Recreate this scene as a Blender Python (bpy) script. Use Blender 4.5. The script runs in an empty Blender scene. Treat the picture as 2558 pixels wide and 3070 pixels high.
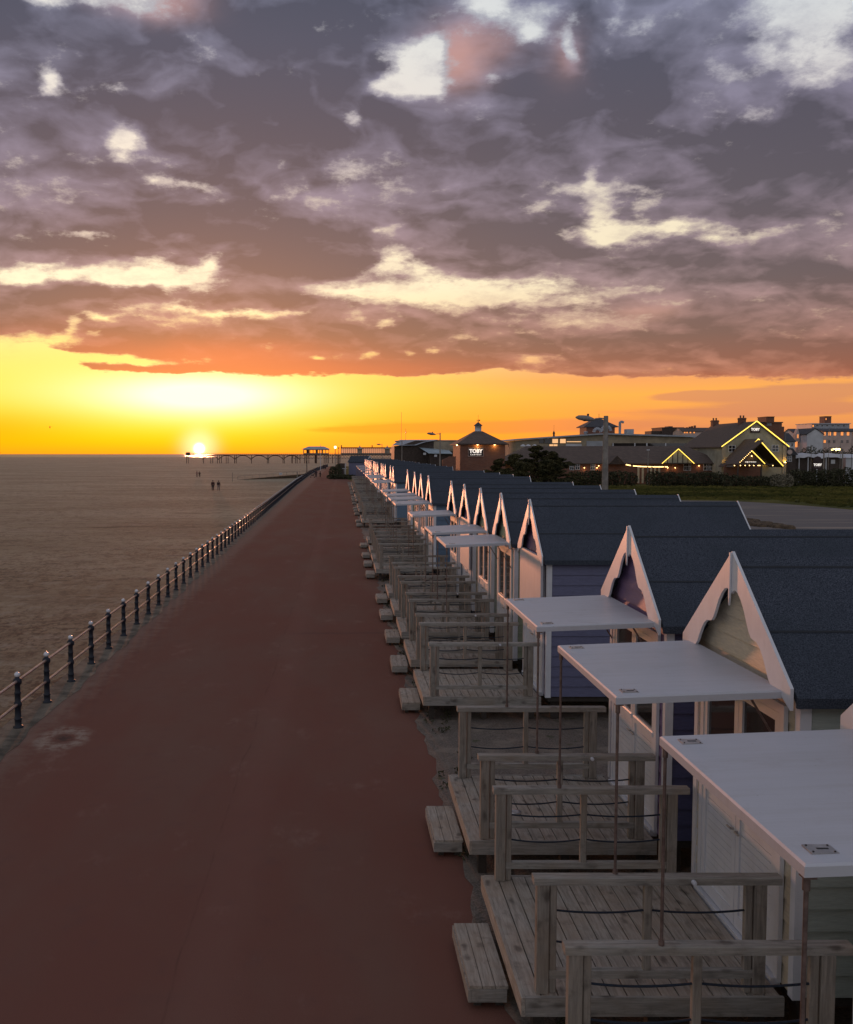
import bpy, math, random
from mathutils import Vector, Matrix
random.seed(7)
sc = bpy.context.scene
C = sc.collection
PI = math.pi
R = math.radians

# ------------------------------------------------------------------ camera
cam_d = bpy.data.cameras.new('camera')
cam = bpy.data.objects.new('camera', cam_d)
C.objects.link(cam)
sc.camera = cam
CAMH = 5.0
cam.location = (0, 0, CAMH)
cam.rotation_euler = (R(90 - 3.4), 0, 0)
cam_d.sensor_fit = 'VERTICAL'
cam_d.sensor_height = 36.0
cam_d.lens = 36.0 * 2923 / 3070
cam_d.shift_x = (1279 - 1028) / 3070
cam_d.clip_start = 0.1
cam_d.clip_end = 60000
sc.render.resolution_x = 853
sc.render.resolution_y = 1024

sc.view_settings.view_transform = 'Standard'
sc.view_settings.look = 'None'
sc.view_settings.exposure = 0.0
sc.view_settings.gamma = 1.0

def lin(c):
    """sRGB 0-255 triple -> linear"""
    o = []
    for v in c:
        v = v / 255.0
        o.append(v / 12.92 if v <= 0.04045 else ((v + 0.055) / 1.055) ** 2.4)
    return tuple(o)

# ------------------------------------------------------------------ node sugar
class S:
    """socket wrapper with arithmetic"""
    nt = None
    def __init__(self, s): self.s = s
    @staticmethod
    def m(op, *a, clamp=False):
        n = S.nt.nodes.new('ShaderNodeMath'); n.operation = op; n.use_clamp = clamp
        for i, v in enumerate(a):
            if isinstance(v, S): S.nt.links.new(v.s, n.inputs[i])
            else: n.inputs[i].default_value = v
        return S(n.outputs[0])
    def __add__(a, b): return S.m('ADD', a, b)
    def __radd__(a, b): return S.m('ADD', a, b)
    def __sub__(a, b): return S.m('SUBTRACT', a, b)
    def __rsub__(a, b): return S.m('SUBTRACT', b, a)
    def __mul__(a, b): return S.m('MULTIPLY', a, b)
    def __rmul__(a, b): return S.m('MULTIPLY', a, b)
    def __truediv__(a, b): return S.m('DIVIDE', a, b)
    def clamp(a): return S.m('ADD', a, 0.0, clamp=True)
def vm(op, *a, scale=None):
    n = S.nt.nodes.new('ShaderNodeVectorMath'); n.operation = op
    for i, v in enumerate(a):
        if isinstance(v, S): S.nt.links.new(v.s, n.inputs[i])
        else: n.inputs[i].default_value = v
    if scale is not None: n.inputs['Scale'].default_value = scale
    return S(n.outputs['Value'] if op in ('DOT_PRODUCT', 'LENGTH') else n.outputs[0])
def comb(x, y, z=0.0):
    n = S.nt.nodes.new('ShaderNodeCombineXYZ')
    for i, v in enumerate((x, y, z)):
        if isinstance(v, S): S.nt.links.new(v.s, n.inputs[i])
        else: n.inputs[i].default_value = v
    return S(n.outputs[0])
def sep(v):
    n = S.nt.nodes.new('ShaderNodeSeparateXYZ'); S.nt.links.new(v.s, n.inputs[0])
    return [S(o) for o in n.outputs]
def noise(v, scale, detail=4, rough=0.5, dist=0.0, color=False, lac=2.0):
    n = S.nt.nodes.new('ShaderNodeTexNoise'); n.noise_dimensions = '3D'
    if v is not None: S.nt.links.new(v.s, n.inputs['Vector'])
    n.inputs['Scale'].default_value = scale; n.inputs['Detail'].default_value = detail
    n.inputs['Roughness'].default_value = rough; n.inputs['Distortion'].default_value = dist
    n.inputs['Lacunarity'].default_value = lac
    return S(n.outputs['Color'] if color else n.outputs['Fac'])
def smooth(v, a, b):
    n = S.nt.nodes.new('ShaderNodeMapRange'); n.interpolation_type = 'SMOOTHSTEP'
    S.nt.links.new(v.s, n.inputs[0])
    for i, q in ((1, a), (2, b)):
        if isinstance(q, S): S.nt.links.new(q.s, n.inputs[i])
        else: n.inputs[i].default_value = q
    n.inputs[3].default_value = 0; n.inputs[4].default_value = 1
    return S(n.outputs[0])
def ramp(v, stops, interp='LINEAR'):
    """stops: (pos 0..1, linear rgb)"""
    n = S.nt.nodes.new('ShaderNodeValToRGB'); cr = n.color_ramp; cr.interpolation = interp
    S.nt.links.new(v.s, n.inputs[0])
    while len(cr.elements) < len(stops): cr.elements.new(0.5)
    for e, (p, c) in zip(cr.elements, stops):
        e.position = p; e.color = (c[0], c[1], c[2], 1)
    return S(n.outputs[0])
def mix(f, a, b, mode='MIX'):
    n = S.nt.nodes.new('ShaderNodeMix'); n.data_type = 'RGBA'; n.blend_type = mode
    for sock, v in ((n.inputs[0], f), (n.inputs[6], a), (n.inputs[7], b)):
        if isinstance(v, S): S.nt.links.new(v.s, sock)
        elif isinstance(v, (int, float)): sock.default_value = v
        else: sock.default_value = (v[0], v[1], v[2], 1)
    return S(n.outputs[2])

# ------------------------------------------------------------------ sky (world)
SUN_AZ = math.atan2(410 - 704, 2000)      # left of +Y
SUN_EL = R(0.55)
world = bpy.data.worlds.new('World'); sc.world = world
world.use_nodes = True
S.nt = world.node_tree
S.nt.nodes.clear()
tc = S.nt.nodes.new('ShaderNodeTexCoord')
D = S(tc.outputs['Generated'])
dx, dy, dz = sep(D)
az = S.m('ARCTAN2', dx, dy)
el = S.m('ARCSINE', dz)
# azimuth / elevation in half-milliradian steps, counted from the promenade's direction and the horizon
U = az * 2000.0 + 704.0
V = 931.0 - el * 2000.0
# cloud deck coordinates: directions projected on a high horizontal layer
k = S.m('DIVIDE', 1.0, S.m('MAXIMUM', dz, 0.0) + 0.27)
P = comb(dx * k, dy * k, 0.0)
w1 = noise(P, 2.3, 5, 0.55, color=True)
w2 = noise(P, 9.0, 4, 0.6, color=True)
warp = vm('ADD', vm('MULTIPLY', vm('SUBTRACT', w1, (0.5, 0.5, 0.5)), (120, 60, 0)),
          vm('MULTIPLY', vm('SUBTRACT', w2, (0.5, 0.5, 0.5)), (90, 44, 0)))
# calm the warp towards the horizon, where far clouds are small
low = smooth(el, 0.02, 0.22)
warp = vm('MULTIPLY', warp, comb(0.35 + low * 0.65, 0.22 + low * 0.78, 0.0))
UV = vm('ADD', comb(U, V, 0.0), warp)
UVx, UVy, _ = sep(UV)

def photo_dir(x, y):
    """a bearing read off the photograph (1750 px wide) as azimuth / elevation steps"""
    X = (x - 704) / 2000.0; Yd = (y - 1050) / 2000.0
    t = R(3.4)
    fy = math.cos(t) - Yd * math.sin(t); fz = -math.sin(t) - Yd * math.cos(t)
    a = math.atan2(X, fy); e = math.atan2(fz, math.hypot(X, fy))
    return 704 + 2000 * a, 931 - 2000 * e
def blob_sum(base, items, coord=None, shrink=1.0):
    acc = base
    for (cx, cy, rx, ry, w) in items:
        cx, cy = photo_dir(cx, cy)
        rx *= shrink; ry *= shrink
        v = vm('MULTIPLY_ADD', coord or UV, (1.0 / rx, 1.0 / ry, 0), (-cx / rx, -cy / ry, 0))
        q = vm('DOT_PRODUCT', v, v)
        g = S.m('POWER', 1 / math.e, q)
        acc = S.m('MULTIPLY_ADD', g, w, acc)
    return acc
gaps = [
 (855,140,48,46,1.3),(885,95,26,30,.6),(800,178,50,24,1.1),(720,235,30,20,.5),(850,175,60,22,.8),
 (115,175,32,26,.75),(265,292,38,30,.9),(255,330,30,20,.5),(370,375,75,18,.52),(630,408,60,12,.32),(700,330,40,30,.25),
 (270,8,90,26,1.0),(90,2,55,16,.8),(180,10,40,10,.3),
 (1005,12,50,32,.85),(1085,62,50,34,.85),(1165,95,26,50,.75),(1120,20,40,16,.3),(1250,30,30,60,.35),(1330,60,40,30,.4),(1010,150,40,14,.3),
 (1690,25,100,60,1.05),(1560,20,70,30,.35),(1700,130,70,50,.75),(1610,120,50,40,.4),(1500,150,50,60,.28),(1590,230,50,30,.45),
 (1215,370,22,40,.62),(1240,445,34,45,.8),(1120,420,50,22,.6),(1180,390,60,18,.4),(1280,400,50,14,.35),(1260,485,90,16,.85),(1390,470,60,15,.7),(1500,482,80,16,.55),(1330,430,40,14,.4),(1600,470,60,10,.4),
 (60,572,90,18,1.15),(230,568,120,16,1.15),(340,565,110,26,1.2),(425,540,32,24,.9),(180,490,60,10,.35),(60,545,60,9,.4),(300,535,60,8,.4),
 (815,540,45,26,1.1),(800,470,28,14,.6),(870,565,50,22,.7),(720,600,120,14,1.0),(860,603,150,24,1.35),(1010,598,110,22,1.1),(1120,590,70,12,.5),(760,560,40,20,.3),
 (480,643,100,11,.95),(370,634,50,8,.55),(210,652,30,9,.6),(205,682,22,6,.6),(560,640,50,7,.5),
 (110,694,62,17,1.0),(150,672,22,18,.6),(0,704,90,17,.95),(30,690,40,10,.4),
 (790,655,26,11,.75),(735,650,30,8,.3),(762,727,22,8,.65),(843,722,20,9,.7),(890,716,22,7,.7),(660,733,22,6,.55),(1085,742,32,14,.75),(1140,735,30,10,.4),(1180,655,60,14,.3),(1290,655,70,16,.35),(1170,612,80,10,.5),(1290,596,70,9,.5),(1400,620,60,8,.3),(1560,560,60,10,.25),
 (130,731,200,9,2.2),(270,741,90,6,1.6),(560,515,60,10,.12),(940,690,40,8,.25),(1010,760,50,7,.35)]
solids = [
 (600,270,230,120,.85),(330,235,190,70,.65),(640,70,210,70,.55),(170,75,170,45,.6),(70,240,90,60,.5),(230,450,200,35,.5),(560,465,220,32,.6),(620,535,160,40,.85),
 (180,512,190,18,.5),(1060,510,150,50,.75),(1000,300,110,60,.6),(1060,125,60,45,.5),(1200,215,100,80,.7),(1350,140,60,55,.7),(1340,290,110,60,.5),(1545,340,130,100,.8),(1660,260,90,60,.4),
 (1230,30,100,30,.5),(1400,520,200,22,.5),(1660,560,160,30,.6),(1600,430,150,30,.4),
 (200,605,260,14,.7),(620,612,120,12,.5),(60,660,120,22,.6),(480,700,320,24,.7),(900,665,120,14,.7),(1200,695,200,14,.5),(1500,720,300,30,.6),(1000,735,200,18,.5),(480,757,330,11,1.6),(720,752,220,18,.9),(1420,628,45,12,.6),
 (740,330,110,50,-.55),(330,320,80,50,-.5),(190,400,90,35,-.4),(640,405,90,18,-.5),(460,120,90,50,-.35),(900,400,90,30,-.35),(1450,210,60,90,-.5),(1480,420,100,28,-.4),(1000,205,70,30,-.35),(1060,420,80,30,-.35),
 (560,20,140,25,-.2),(1150,340,80,25,-.35),(1640,400,60,40,-.3),(1350,570,160,14,-.35),(1100,640,140,14,-.4),(380,660,140,10,-.35),(1500,600,120,10,-.35),(1300,760,300,8,-.3),(150,560,150,30,-.2)]
Gp = blob_sum(S.m('ADD', 0.0, 0.0), gaps, shrink=0.78)
So = blob_sum(S.m('ADD', 0.0, 0.0), solids)
# underside of the cloud deck (elevation of its far edge, which climbs to the left)
edge = 773.0 + smooth(UVx, 950.0, 1700.0) * 24.0 - smooth(UVx, 230.0, 90.0) * 50.0
open_low = smooth(UVy - edge + (noise(comb(az * 9.0, el * 40.0, 0.0), 1.0, 6, 0.6) - 0.5) * 46.0, -12.0, 12.0)
def cloud_field(p, d):
    a = noise(p, 3.0, d, 0.56)
    q = vm('ADD', p, vm('MULTIPLY', vm('SUBTRACT', noise(p, 6.0, 3, 0.5, color=True), (0.5, 0.5, 0.5)), (0.12, 0.12, 0.0)))
    b1 = S.m('ABSOLUTE', noise(q, 5.0, 1, 0.4) - 0.5)
    b2 = S.m('ABSOLUTE', noise(q, 12.0, 1, 0.4) - 0.5)
    return (a - 0.5) * 2.2 + (b1 - 0.09) * 1.9 + (b2 - 0.09) * 1.2
f1 = cloud_field(P, 8)
f2 = cloud_field(vm('ADD', P, (-0.012, 0.055, 0.0)), 6)
f3 = cloud_field(P, 6)
big = noise(P, 1.6, 3, 0.5)
Gc = 1.0 - S.m('POWER', 1 / math.e, Gp * 1.1)
fine = noise(P, 17.0, 9, 0.68)
dens = 0.66 + f1 * 0.70 + (fine - 0.5) * 1.9 + So * 0.34 - Gc * 1.62 - open_low * 3.2
cover = smooth(dens, -0.50, 0.10)
thick = smooth(0.60 + f3 * 0.50 + So * 0.62 - Gc * 1.0 + (fine - 0.5) * 0.35, 0.05, 1.30)
veil = smooth(noise(P, 7.0, 8, 0.68), 0.44, 0.66)
Pw = vm('ADD', P, vm('MULTIPLY', vm('SUBTRACT', noise(P, 5.0, 3, 0.5, color=True), (0.5, 0.5, 0.5)), (0.16, 0.16, 0.0)))
def puff(o): return noise(vm('ADD', Pw, o), 4.2, 4, 0.52) * 1.0 + noise(vm('ADD', Pw, o), 11.0, 4, 0.55) * 0.42
rel = ((puff((0.0, 0.0, 0.0)) - puff((-0.016, 0.050, 0.0))) * 3.0 + 0.42).clamp()

t_up = ((931.0 - V) / 931.0).clamp()      # 0 horizon .. 1 upper edge of the view
def yy(p): return (931 - p) / 931.0
sky_left = ramp(t_up, [(0, lin((252,150,30))), (yy(905), lin((255,186,8))), (yy(880), lin((255,205,16))), (yy(845), lin((255,216,34))), (yy(790), lin((255,220,70))),
   (yy(700), lin((255,226,140))), (yy(600), lin((255,243,205))), (yy(480), lin((250,232,200))), (yy(300), lin((238,226,212))), (yy(130), lin((232,229,220))), (1, lin((222,216,214)))])
sky_right = ramp(t_up, [(0, lin((205,125,85))), (yy(890), lin((214,135,92))), (yy(850), lin((232,150,82))), (yy(815), lin((242,164,72))), (yy(785), lin((232,150,88))),
   (yy(700), lin((218,180,150))), (yy(600), lin((238,222,188))), (yy(480), lin((240,225,195))), (yy(300), lin((215,208,205))), (yy(130), lin((208,212,214))), (1, lin((205,212,218)))])
clear = mix(smooth(U, 420.0, 1280.0), sky_left, sky_right)
mid_o = blob_sum(S.m('ADD', 0.0, 0.0), [(1000,872,290,48,.75),(800,905,300,25,.5)], comb(U, V, 0.0))
clear = mix(mid_o.clamp(), clear, lin((255,158,42)))
left_o = blob_sum(S.m('ADD', 0.0, 0.0), [(-60,880,230,45,.85)], comb(U, V, 0.0))
clear = mix(left_o.clamp(), clear, lin((255,165,8)))
# brighter air round the sun
glow = blob_sum(S.m('ADD', 0.0, 0.0), [(420,812,180,40,.95),(330,805,300,45,.30),(410,915,30,30,.55)], comb(U, V, 0.0))
clear = mix(glow.clamp(), clear, (1.05, 1.02, 0.86))

cl_dark = ramp(t_up, [(0, lin((180,88,66))), (yy(775), lin((128,62,64))), (yy(700), lin((98,62,70))), (yy(600), lin((82,62,75))), (yy(450), lin((71,60,76))), (yy(300), lin((66,59,77))), (yy(150), lin((62,63,84))), (1, lin((52,59,80)))])
cl_lite = ramp(t_up, [(0, lin((235,150,105))), (yy(775), lin((172,104,92))), (yy(700), lin((152,106,106))), (yy(600), lin((148,120,128))), (yy(450), lin((134,118,136))), (yy(300), lin((126,118,140))), (yy(150), lin((126,125,148))), (1, lin((114,122,150)))])
shade = ((rel - 0.42) * 0.95 + (1.0 - thick) * 1.15 + (big - 0.5) * 0.8 - 0.25).clamp()
cloud = mix(shade, cl_dark, cl_lite)
red = blob_sum(S.m('ADD', 0.0, 0.0), [(450,735,270,36,.78),(420,766,260,9,.7),(60,695,160,30,.22),(800,757,260,20,.4),(1250,785,400,14,.45)], UV)
cloud = mix(red.clamp(), cloud, lin((190,84,68)))
pinks = blob_sum(S.m('ADD', 0.0, 0.0), [(925,115,60,50,.6),(985,90,60,40,.3),(1150,110,40,40,.3),(310,15,90,25,.6),(1320,640,70,18,.5)], UV)
cloud = mix(pinks.clamp(), cloud, lin((205,150,138)))
# the thin cloud rims let the light through
veil_c = mix(0.45, cl_lite, clear)
clear = mix(veil * 0.55 * smooth(UVy, 770.0, 690.0), clear, veil_c)
rimc = mix(0.55, clear, cl_lite)
rim = mix(smooth(dens, -0.48, 0.02), clear, rimc)
rim = mix(smooth(dens, -0.06, 0.50), rim, cloud)
col = mix(cover, clear, rim)
# low thin streaks in the orange band
Pst = comb(az * 5.0, el * 75.0, 0.0)
st = noise(Pst, 1.0, 5, 0.55)
stb = blob_sum(S.m('ADD', 0.0, 0.0), [(1000,875,300,16,.8),(760,880,150,8,.4),(1430,813,90,9,.95),(1650,832,140,16,.8),(1500,845,260,16,.45),(1350,880,350,20,.3),(520,893,60,5,.35),(350,890,60,4,.25),(190,902,80,4,.3),(80,868,50,3,.3),(1700,800,150,14,.9)], vm('ADD', comb(U, V, 0.0), vm('MULTIPLY', warp, (1.0, 0.5, 0.0))))
streak = smooth(stb + (st - 0.5) * 1.1, 0.28, 0.62)
stc = mix(smooth(U, 700.0, 1500.0), lin((240,132,40)), lin((190,118,98)))
col = mix(streak * 0.72, col, stc)
# the sun itself
s_az = 704 + 2000 * SUN_AZ
sv = vm('MULTIPLY_ADD', comb(U, V, 0.0), (1 / 11.0, 1 / 11.0, 0), (-s_az / 11.0, -920.0 / 11.0, 0))
sd = vm('DOT_PRODUCT', sv, sv)
disc = S.m('POWER', 1 / math.e, sd * sd)
halo = S.m('POWER', 1 / math.e, sd * 0.16)
col = mix(halo * 0.7, col, (1.05, 0.93, 0.35))
col = mix(disc.clamp(), col, (3.2, 2.8, 1.9))
# broken unseen cloud overhead and behind the viewer, made brighter to light the scene
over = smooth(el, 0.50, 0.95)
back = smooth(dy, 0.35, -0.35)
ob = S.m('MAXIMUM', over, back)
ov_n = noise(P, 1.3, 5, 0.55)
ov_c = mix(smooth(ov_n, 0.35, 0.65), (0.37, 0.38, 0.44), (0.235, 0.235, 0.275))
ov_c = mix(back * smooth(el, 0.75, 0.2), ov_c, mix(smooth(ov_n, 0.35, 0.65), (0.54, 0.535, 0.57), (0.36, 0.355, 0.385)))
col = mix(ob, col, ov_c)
nish = S.nt.nodes.new('ShaderNodeTexSky'); nish.sky_type = 'NISHITA'; nish.sun_disc = False
nish.sun_elevation = SUN_EL; nish.sun_rotation = SUN_AZ
bg1 = S.nt.nodes.new('ShaderNodeBackground'); bg1.inputs[1].default_value = 1.0
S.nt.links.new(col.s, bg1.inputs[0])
bg2 = S.nt.nodes.new('ShaderNodeBackground'); bg2.inputs[1].default_value = 0.05
S.nt.links.new(nish.outputs[0], bg2.inputs[0])
addn = S.nt.nodes.new('ShaderNodeAddShader')
S.nt.links.new(bg1.outputs[0], addn.inputs[0]); S.nt.links.new(bg2.outputs[0], addn.inputs[1])
wo = S.nt.nodes.new('ShaderNodeOutputWorld'); S.nt.links.new(addn.outputs[0], wo.inputs[0])
world.cycles.sampling_method = 'MANUAL'; world.cycles.sample_map_resolution = 1024

# ------------------------------------------------------------------ sun lamp
sun_d = bpy.data.lights.new('sun', 'SUN'); sun = bpy.data.objects.new('sun', sun_d); C.objects.link(sun)
sun_d.energy = 2.0; sun_d.angle = R(1.6); sun_d.color = (1.0, 0.36, 0.18)
sdir = Vector((math.sin(SUN_AZ) * math.cos(SUN_EL), math.cos(SUN_AZ) * math.cos(SUN_EL), math.sin(SUN_EL)))
sun.rotation_euler = sdir.to_track_quat('Z', 'Y').to_euler()
#@@END_SKY

# ================================================================== materials
def new_mat(name):
    m = bpy.data.materials.new(name); m.use_nodes = True
    S.nt = m.node_tree
    b = [n for n in m.node_tree.nodes if n.type == 'BSDF_PRINCIPLED'][0]
    return m, b
def put(b, key, v):
    if isinstance(v, S): S.nt.links.new(v.s, b.inputs[key])
    elif isinstance(v, tuple) and len(v) == 3: b.inputs[key].default_value = (v[0], v[1], v[2], 1)
    else: b.inputs[key].default_value = v
def objc():
    n = S.nt.nodes.new('ShaderNodeTexCoord'); return S(n.outputs['Object'])
def geop():
    n = S.nt.nodes.new('ShaderNodeNewGeometry'); return S(n.outputs['Position'])
def orand():
    n = S.nt.nodes.new('ShaderNodeObjectInfo'); return S(n.outputs['Random'])
def bump(b, h, strength=0.3, dist=0.01):
    n = S.nt.nodes.new('ShaderNodeBump'); n.inputs['Strength'].default_value = strength; n.inputs['Distance'].default_value = dist
    S.nt.links.new(h.s, n.inputs['Height']); S.nt.links.new(n.outputs[0], b.inputs['Normal'])
def simple(name, c, rough=0.6, var=0.15, scale=3.0, metallic=0.0, spec=0.5, bumps=None, stretch=(1, 1, 1), dirt=0.0):
    m, b = new_mat(name)
    p = vm('MULTIPLY', geop(), stretch)
    n = noise(p, scale, 5, 0.6)
    c2 = mix(smooth(n, 0.3, 0.7), tuple(v * (1 - var) for v in c), tuple(min(1, v * (1 + var)) for v in c))
    if dirt:
        n2 = noise(vm('MULTIPLY', geop(), (6, 6, 1.2)), 2.0, 5, 0.65)
        c2 = mix(smooth(n2, 0.52, 0.78) * dirt, c2, tuple(v * 0.45 for v in c))
    put(b, 'Base Color', c2); put(b, 'Roughness', rough); put(b, 'Metallic', metallic); put(b, 'Specular IOR Level', spec)
    if bumps: bump(b, noise(p, bumps[0], 4, 0.6), bumps[1], bumps[2])
    return m
def emis(name, c, strength):
    m, b = new_mat(name); put(b, 'Base Color', tuple(min(1, v) for v in c)); put(b, 'Emission Color', c); put(b, 'Emission Strength', strength)
    return m
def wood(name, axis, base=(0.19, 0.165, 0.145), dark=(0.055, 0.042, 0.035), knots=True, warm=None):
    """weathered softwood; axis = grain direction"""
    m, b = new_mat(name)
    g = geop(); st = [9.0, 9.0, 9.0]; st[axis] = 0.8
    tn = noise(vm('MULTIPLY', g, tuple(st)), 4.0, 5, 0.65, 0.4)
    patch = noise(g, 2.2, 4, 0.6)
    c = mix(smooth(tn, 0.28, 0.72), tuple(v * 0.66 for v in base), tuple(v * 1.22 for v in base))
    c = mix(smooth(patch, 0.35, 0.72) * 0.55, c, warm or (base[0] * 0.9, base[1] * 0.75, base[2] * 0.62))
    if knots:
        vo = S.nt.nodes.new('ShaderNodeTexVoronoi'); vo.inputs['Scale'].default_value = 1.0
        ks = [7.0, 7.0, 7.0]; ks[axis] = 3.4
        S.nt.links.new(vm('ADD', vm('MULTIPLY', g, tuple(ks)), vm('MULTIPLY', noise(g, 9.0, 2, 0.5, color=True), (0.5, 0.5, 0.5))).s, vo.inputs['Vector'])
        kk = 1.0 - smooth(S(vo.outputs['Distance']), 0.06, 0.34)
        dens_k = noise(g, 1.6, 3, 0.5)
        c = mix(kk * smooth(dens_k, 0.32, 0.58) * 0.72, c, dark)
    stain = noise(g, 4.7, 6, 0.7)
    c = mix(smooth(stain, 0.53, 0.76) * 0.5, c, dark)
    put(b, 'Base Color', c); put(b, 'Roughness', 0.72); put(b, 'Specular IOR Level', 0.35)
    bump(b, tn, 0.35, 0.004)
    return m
M = {}
M['wood_y'] = wood('weathered_timber_y', 1, base=(0.37, 0.33, 0.285))
M['wood_x'] = wood('weathered_timber_x', 0, base=(0.31, 0.295, 0.27))
M['wood_z'] = wood('weathered_timber_z', 2, base=(0.27, 0.245, 0.215))
M['wood_dark'] = wood('dark_timber', 1, base=(0.05, 0.042, 0.036), knots=False)  # darker timber for frames, legs and feet below the floors
M['white'] = simple('white_gloss_paint', (0.70, 0.68, 0.72), 0.34, 0.06, 2.0, dirt=0.25, bumps=(30, 0.05, 0.002))
M['white_board'] = simple('white_painted_board', (0.64, 0.65, 0.69), 0.42, 0.06, 3.0, dirt=0.15, bumps=(25, 0.06, 0.003))
def canopy_mat():
    m, b = new_mat('white_canopy_laminate')
    g = geop(); p = vm('MULTIPLY', g, (1, 1, 1))
    run = noise(vm('MULTIPLY', g, (0.7, 9.0, 1.0)), 1.5, 6, 0.65)
    blot = noise(g, 3.3, 7, 0.7); spk = noise(g, 26.0, 3, 0.6)
    c = mix(smooth(run, 0.38, 0.70), (0.51, 0.52, 0.57), (0.47, 0.475, 0.51))
    c = mix(smooth(blot, 0.54, 0.72) * 0.35, c, (0.38, 0.37, 0.37))
    c = mix(smooth(spk, 0.70, 0.76) * 0.6, c, (0.20, 0.18, 0.16))
    put(b, 'Base Color', c); put(b, 'Roughness', mix(blot, (0.36, 0.36, 0.36), (0.62, 0.62, 0.62))); put(b, 'Specular IOR Level', 0.5)
    bump(b, noise(g, 1.6, 4, 0.5) + spk * 0.05, 0.25, 0.01)
    return m
M['canopy'] = canopy_mat()
M['rope'] = simple('dark_blue_rope', (0.012, 0.020, 0.035), 0.8, 0.3, 40.0)
M['steel'] = simple('dull_steel', (0.45, 0.43, 0.42), 0.38, 0.2, 12.0, metallic=0.9)
M['rod'] = simple('rusty_steel_rod', (0.20, 0.145, 0.13), 0.45, 0.3, 14.0, metallic=0.6)
M['black'] = simple('black_rubber', (0.012, 0.012, 0.014), 0.6, 0.2)
M['navy'] = simple('navy_cast_iron_paint', (0.008, 0.011, 0.022), 0.6, 0.3, 9.0, bumps=(30, 0.15, 0.003))
M['ball'] = simple('white_painted_ball', (0.62, 0.63, 0.68), 0.35, 0.12, 12.0)
M['tube'] = simple('worn_metal_rail', (0.62, 0.48, 0.42), 0.34, 0.2, 7.0, metallic=0.9)
M['concrete'] = simple('rough_concrete', (0.13, 0.108, 0.082), 0.95, 0.55, 2.2, bumps=(18, 0.4, 0.02), dirt=0.0)
M['brick'] = None
def glass_mat():
    m, b = new_mat('dark_window_glass')
    put(b, 'Base Color', (0.018, 0.016, 0.018)); put(b, 'Roughness', 0.06); put(b, 'Specular IOR Level', 0.9)
    return m
M['glass'] = glass_mat()
def felt():
    m, b = new_mat('blue_grey_roofing_felt')
    g = geop()
    sp = noise(g, 90.0, 3, 0.7); pt = noise(vm('MULTIPLY', g, (1, 1, 1)), 1.1, 4, 0.6)
    c = mix(smooth(sp, 0.35, 0.68), (0.015, 0.020, 0.032), (0.092, 0.106, 0.138))
    c = mix(smooth(pt, 0.35, 0.7) * 0.45, c, (0.032, 0.042, 0.054))
    moss = noise(g, 3.3, 6, 0.7)
    c = mix(smooth(moss, 0.66, 0.82) * 0.5, c, (0.05, 0.055, 0.04))
    put(b, 'Base Color', c); put(b, 'Roughness', 0.85); put(b, 'Specular IOR Level', 0.25)
    bump(b, sp, 0.5, 0.004)
    return m
M['felt'] = felt()
M['seam'] = simple('roof_seam_bitumen', (0.008, 0.011, 0.017), 0.7, 0.2)
def brick(name, c1, c2, mortar, scale=1.0):
    m, b = new_mat(name)
    g = geop(); x, y, z = sep(g)
    n = S.nt.nodes.new('ShaderNodeTexBrick')
    S.nt.links.new(comb(x + y, z, 0.0).s, n.inputs['Vector'])
    n.inputs['Scale'].default_value = scale
    n.inputs['Brick Width'].default_value = 0.46; n.inputs['Row Height'].default_value = 0.15; n.inputs['Mortar Size'].default_value = 0.018
    n.inputs['Color1'].default_value = (*c1, 1); n.inputs['Color2'].default_value = (*c2, 1); n.inputs['Mortar'].default_value = (*mortar, 1)
    pt = noise(g, 0.8, 4, 0.6)
    c = mix(smooth(pt, 0.3, 0.7) * 0.4, S(n.outputs[0]), tuple(v * 0.6 for v in c1))
    put(b, 'Base Color', c); put(b, 'Roughness', 0.85)
    return m
M['brick'] = brick('red_brick', (0.24, 0.085, 0.05), (0.16, 0.055, 0.035), (0.18, 0.15, 0.12))
M['tile'] = brick('brown_roof_tile', (0.15, 0.105, 0.085), (0.10, 0.072, 0.060), (0.05, 0.038, 0.03), 1.0)
M['slate'] = brick('dark_slate', (0.085, 0.085, 0.10), (0.06, 0.06, 0.072), (0.03, 0.03, 0.035), 1.0)
M['render'] = simple('grey_green_render', (0.36, 0.34, 0.26), 0.9, 0.2, 0.8)
M['render_cream'] = simple('cream_render', (0.42, 0.36, 0.26), 0.9, 0.15, 0.8)
M['render_white'] = simple('white_render', (0.55, 0.56, 0.60), 0.9, 0.1, 0.5)
M['render_pink'] = simple('pinkish_white_render', (0.55, 0.42, 0.38), 0.9, 0.1, 0.5)
M['clad_grey'] = simple('grey_metal_roof', (0.34, 0.36, 0.40), 0.55, 0.15, 0.6)
M['clad_light'] = simple('pale_blue_metal_roof', (0.34, 0.42, 0.47), 0.5, 0.15, 0.6)
M['stone'] = simple('beige_panel_wall', (0.30, 0.25, 0.18), 0.9, 0.2, 0.7)
M['blackwood'] = simple('dark_stained_timber', (0.06, 0.042, 0.035), 0.8, 0.3, 2.0)
M['led'] = emis('yellow_strip_light', (1.0, 0.66, 0.10), 2.2)
M['bulb'] = emis('warm_lit_bulb', (1.0, 0.62, 0.22), 6.0)
M['lamp_hot'] = emis('bright_lamp_glass', (1.0, 0.72, 0.28), 9.0)
M['winlit'] = emis('lit_window', (1.0, 0.34, 0.08), 0.95)
M['winreflect'] = emis('painted_reflection_pane', (1.0, 0.55, 0.25), 0.8)  # emission stands in for orange sky reflected in the hall panes
M['signtext'] = emis('lit_white_lettering', (0.95, 0.88, 0.80), 0.85)
M['signdark'] = simple('dark_maroon_sign', (0.03, 0.012, 0.012), 0.5, 0.1)
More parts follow.
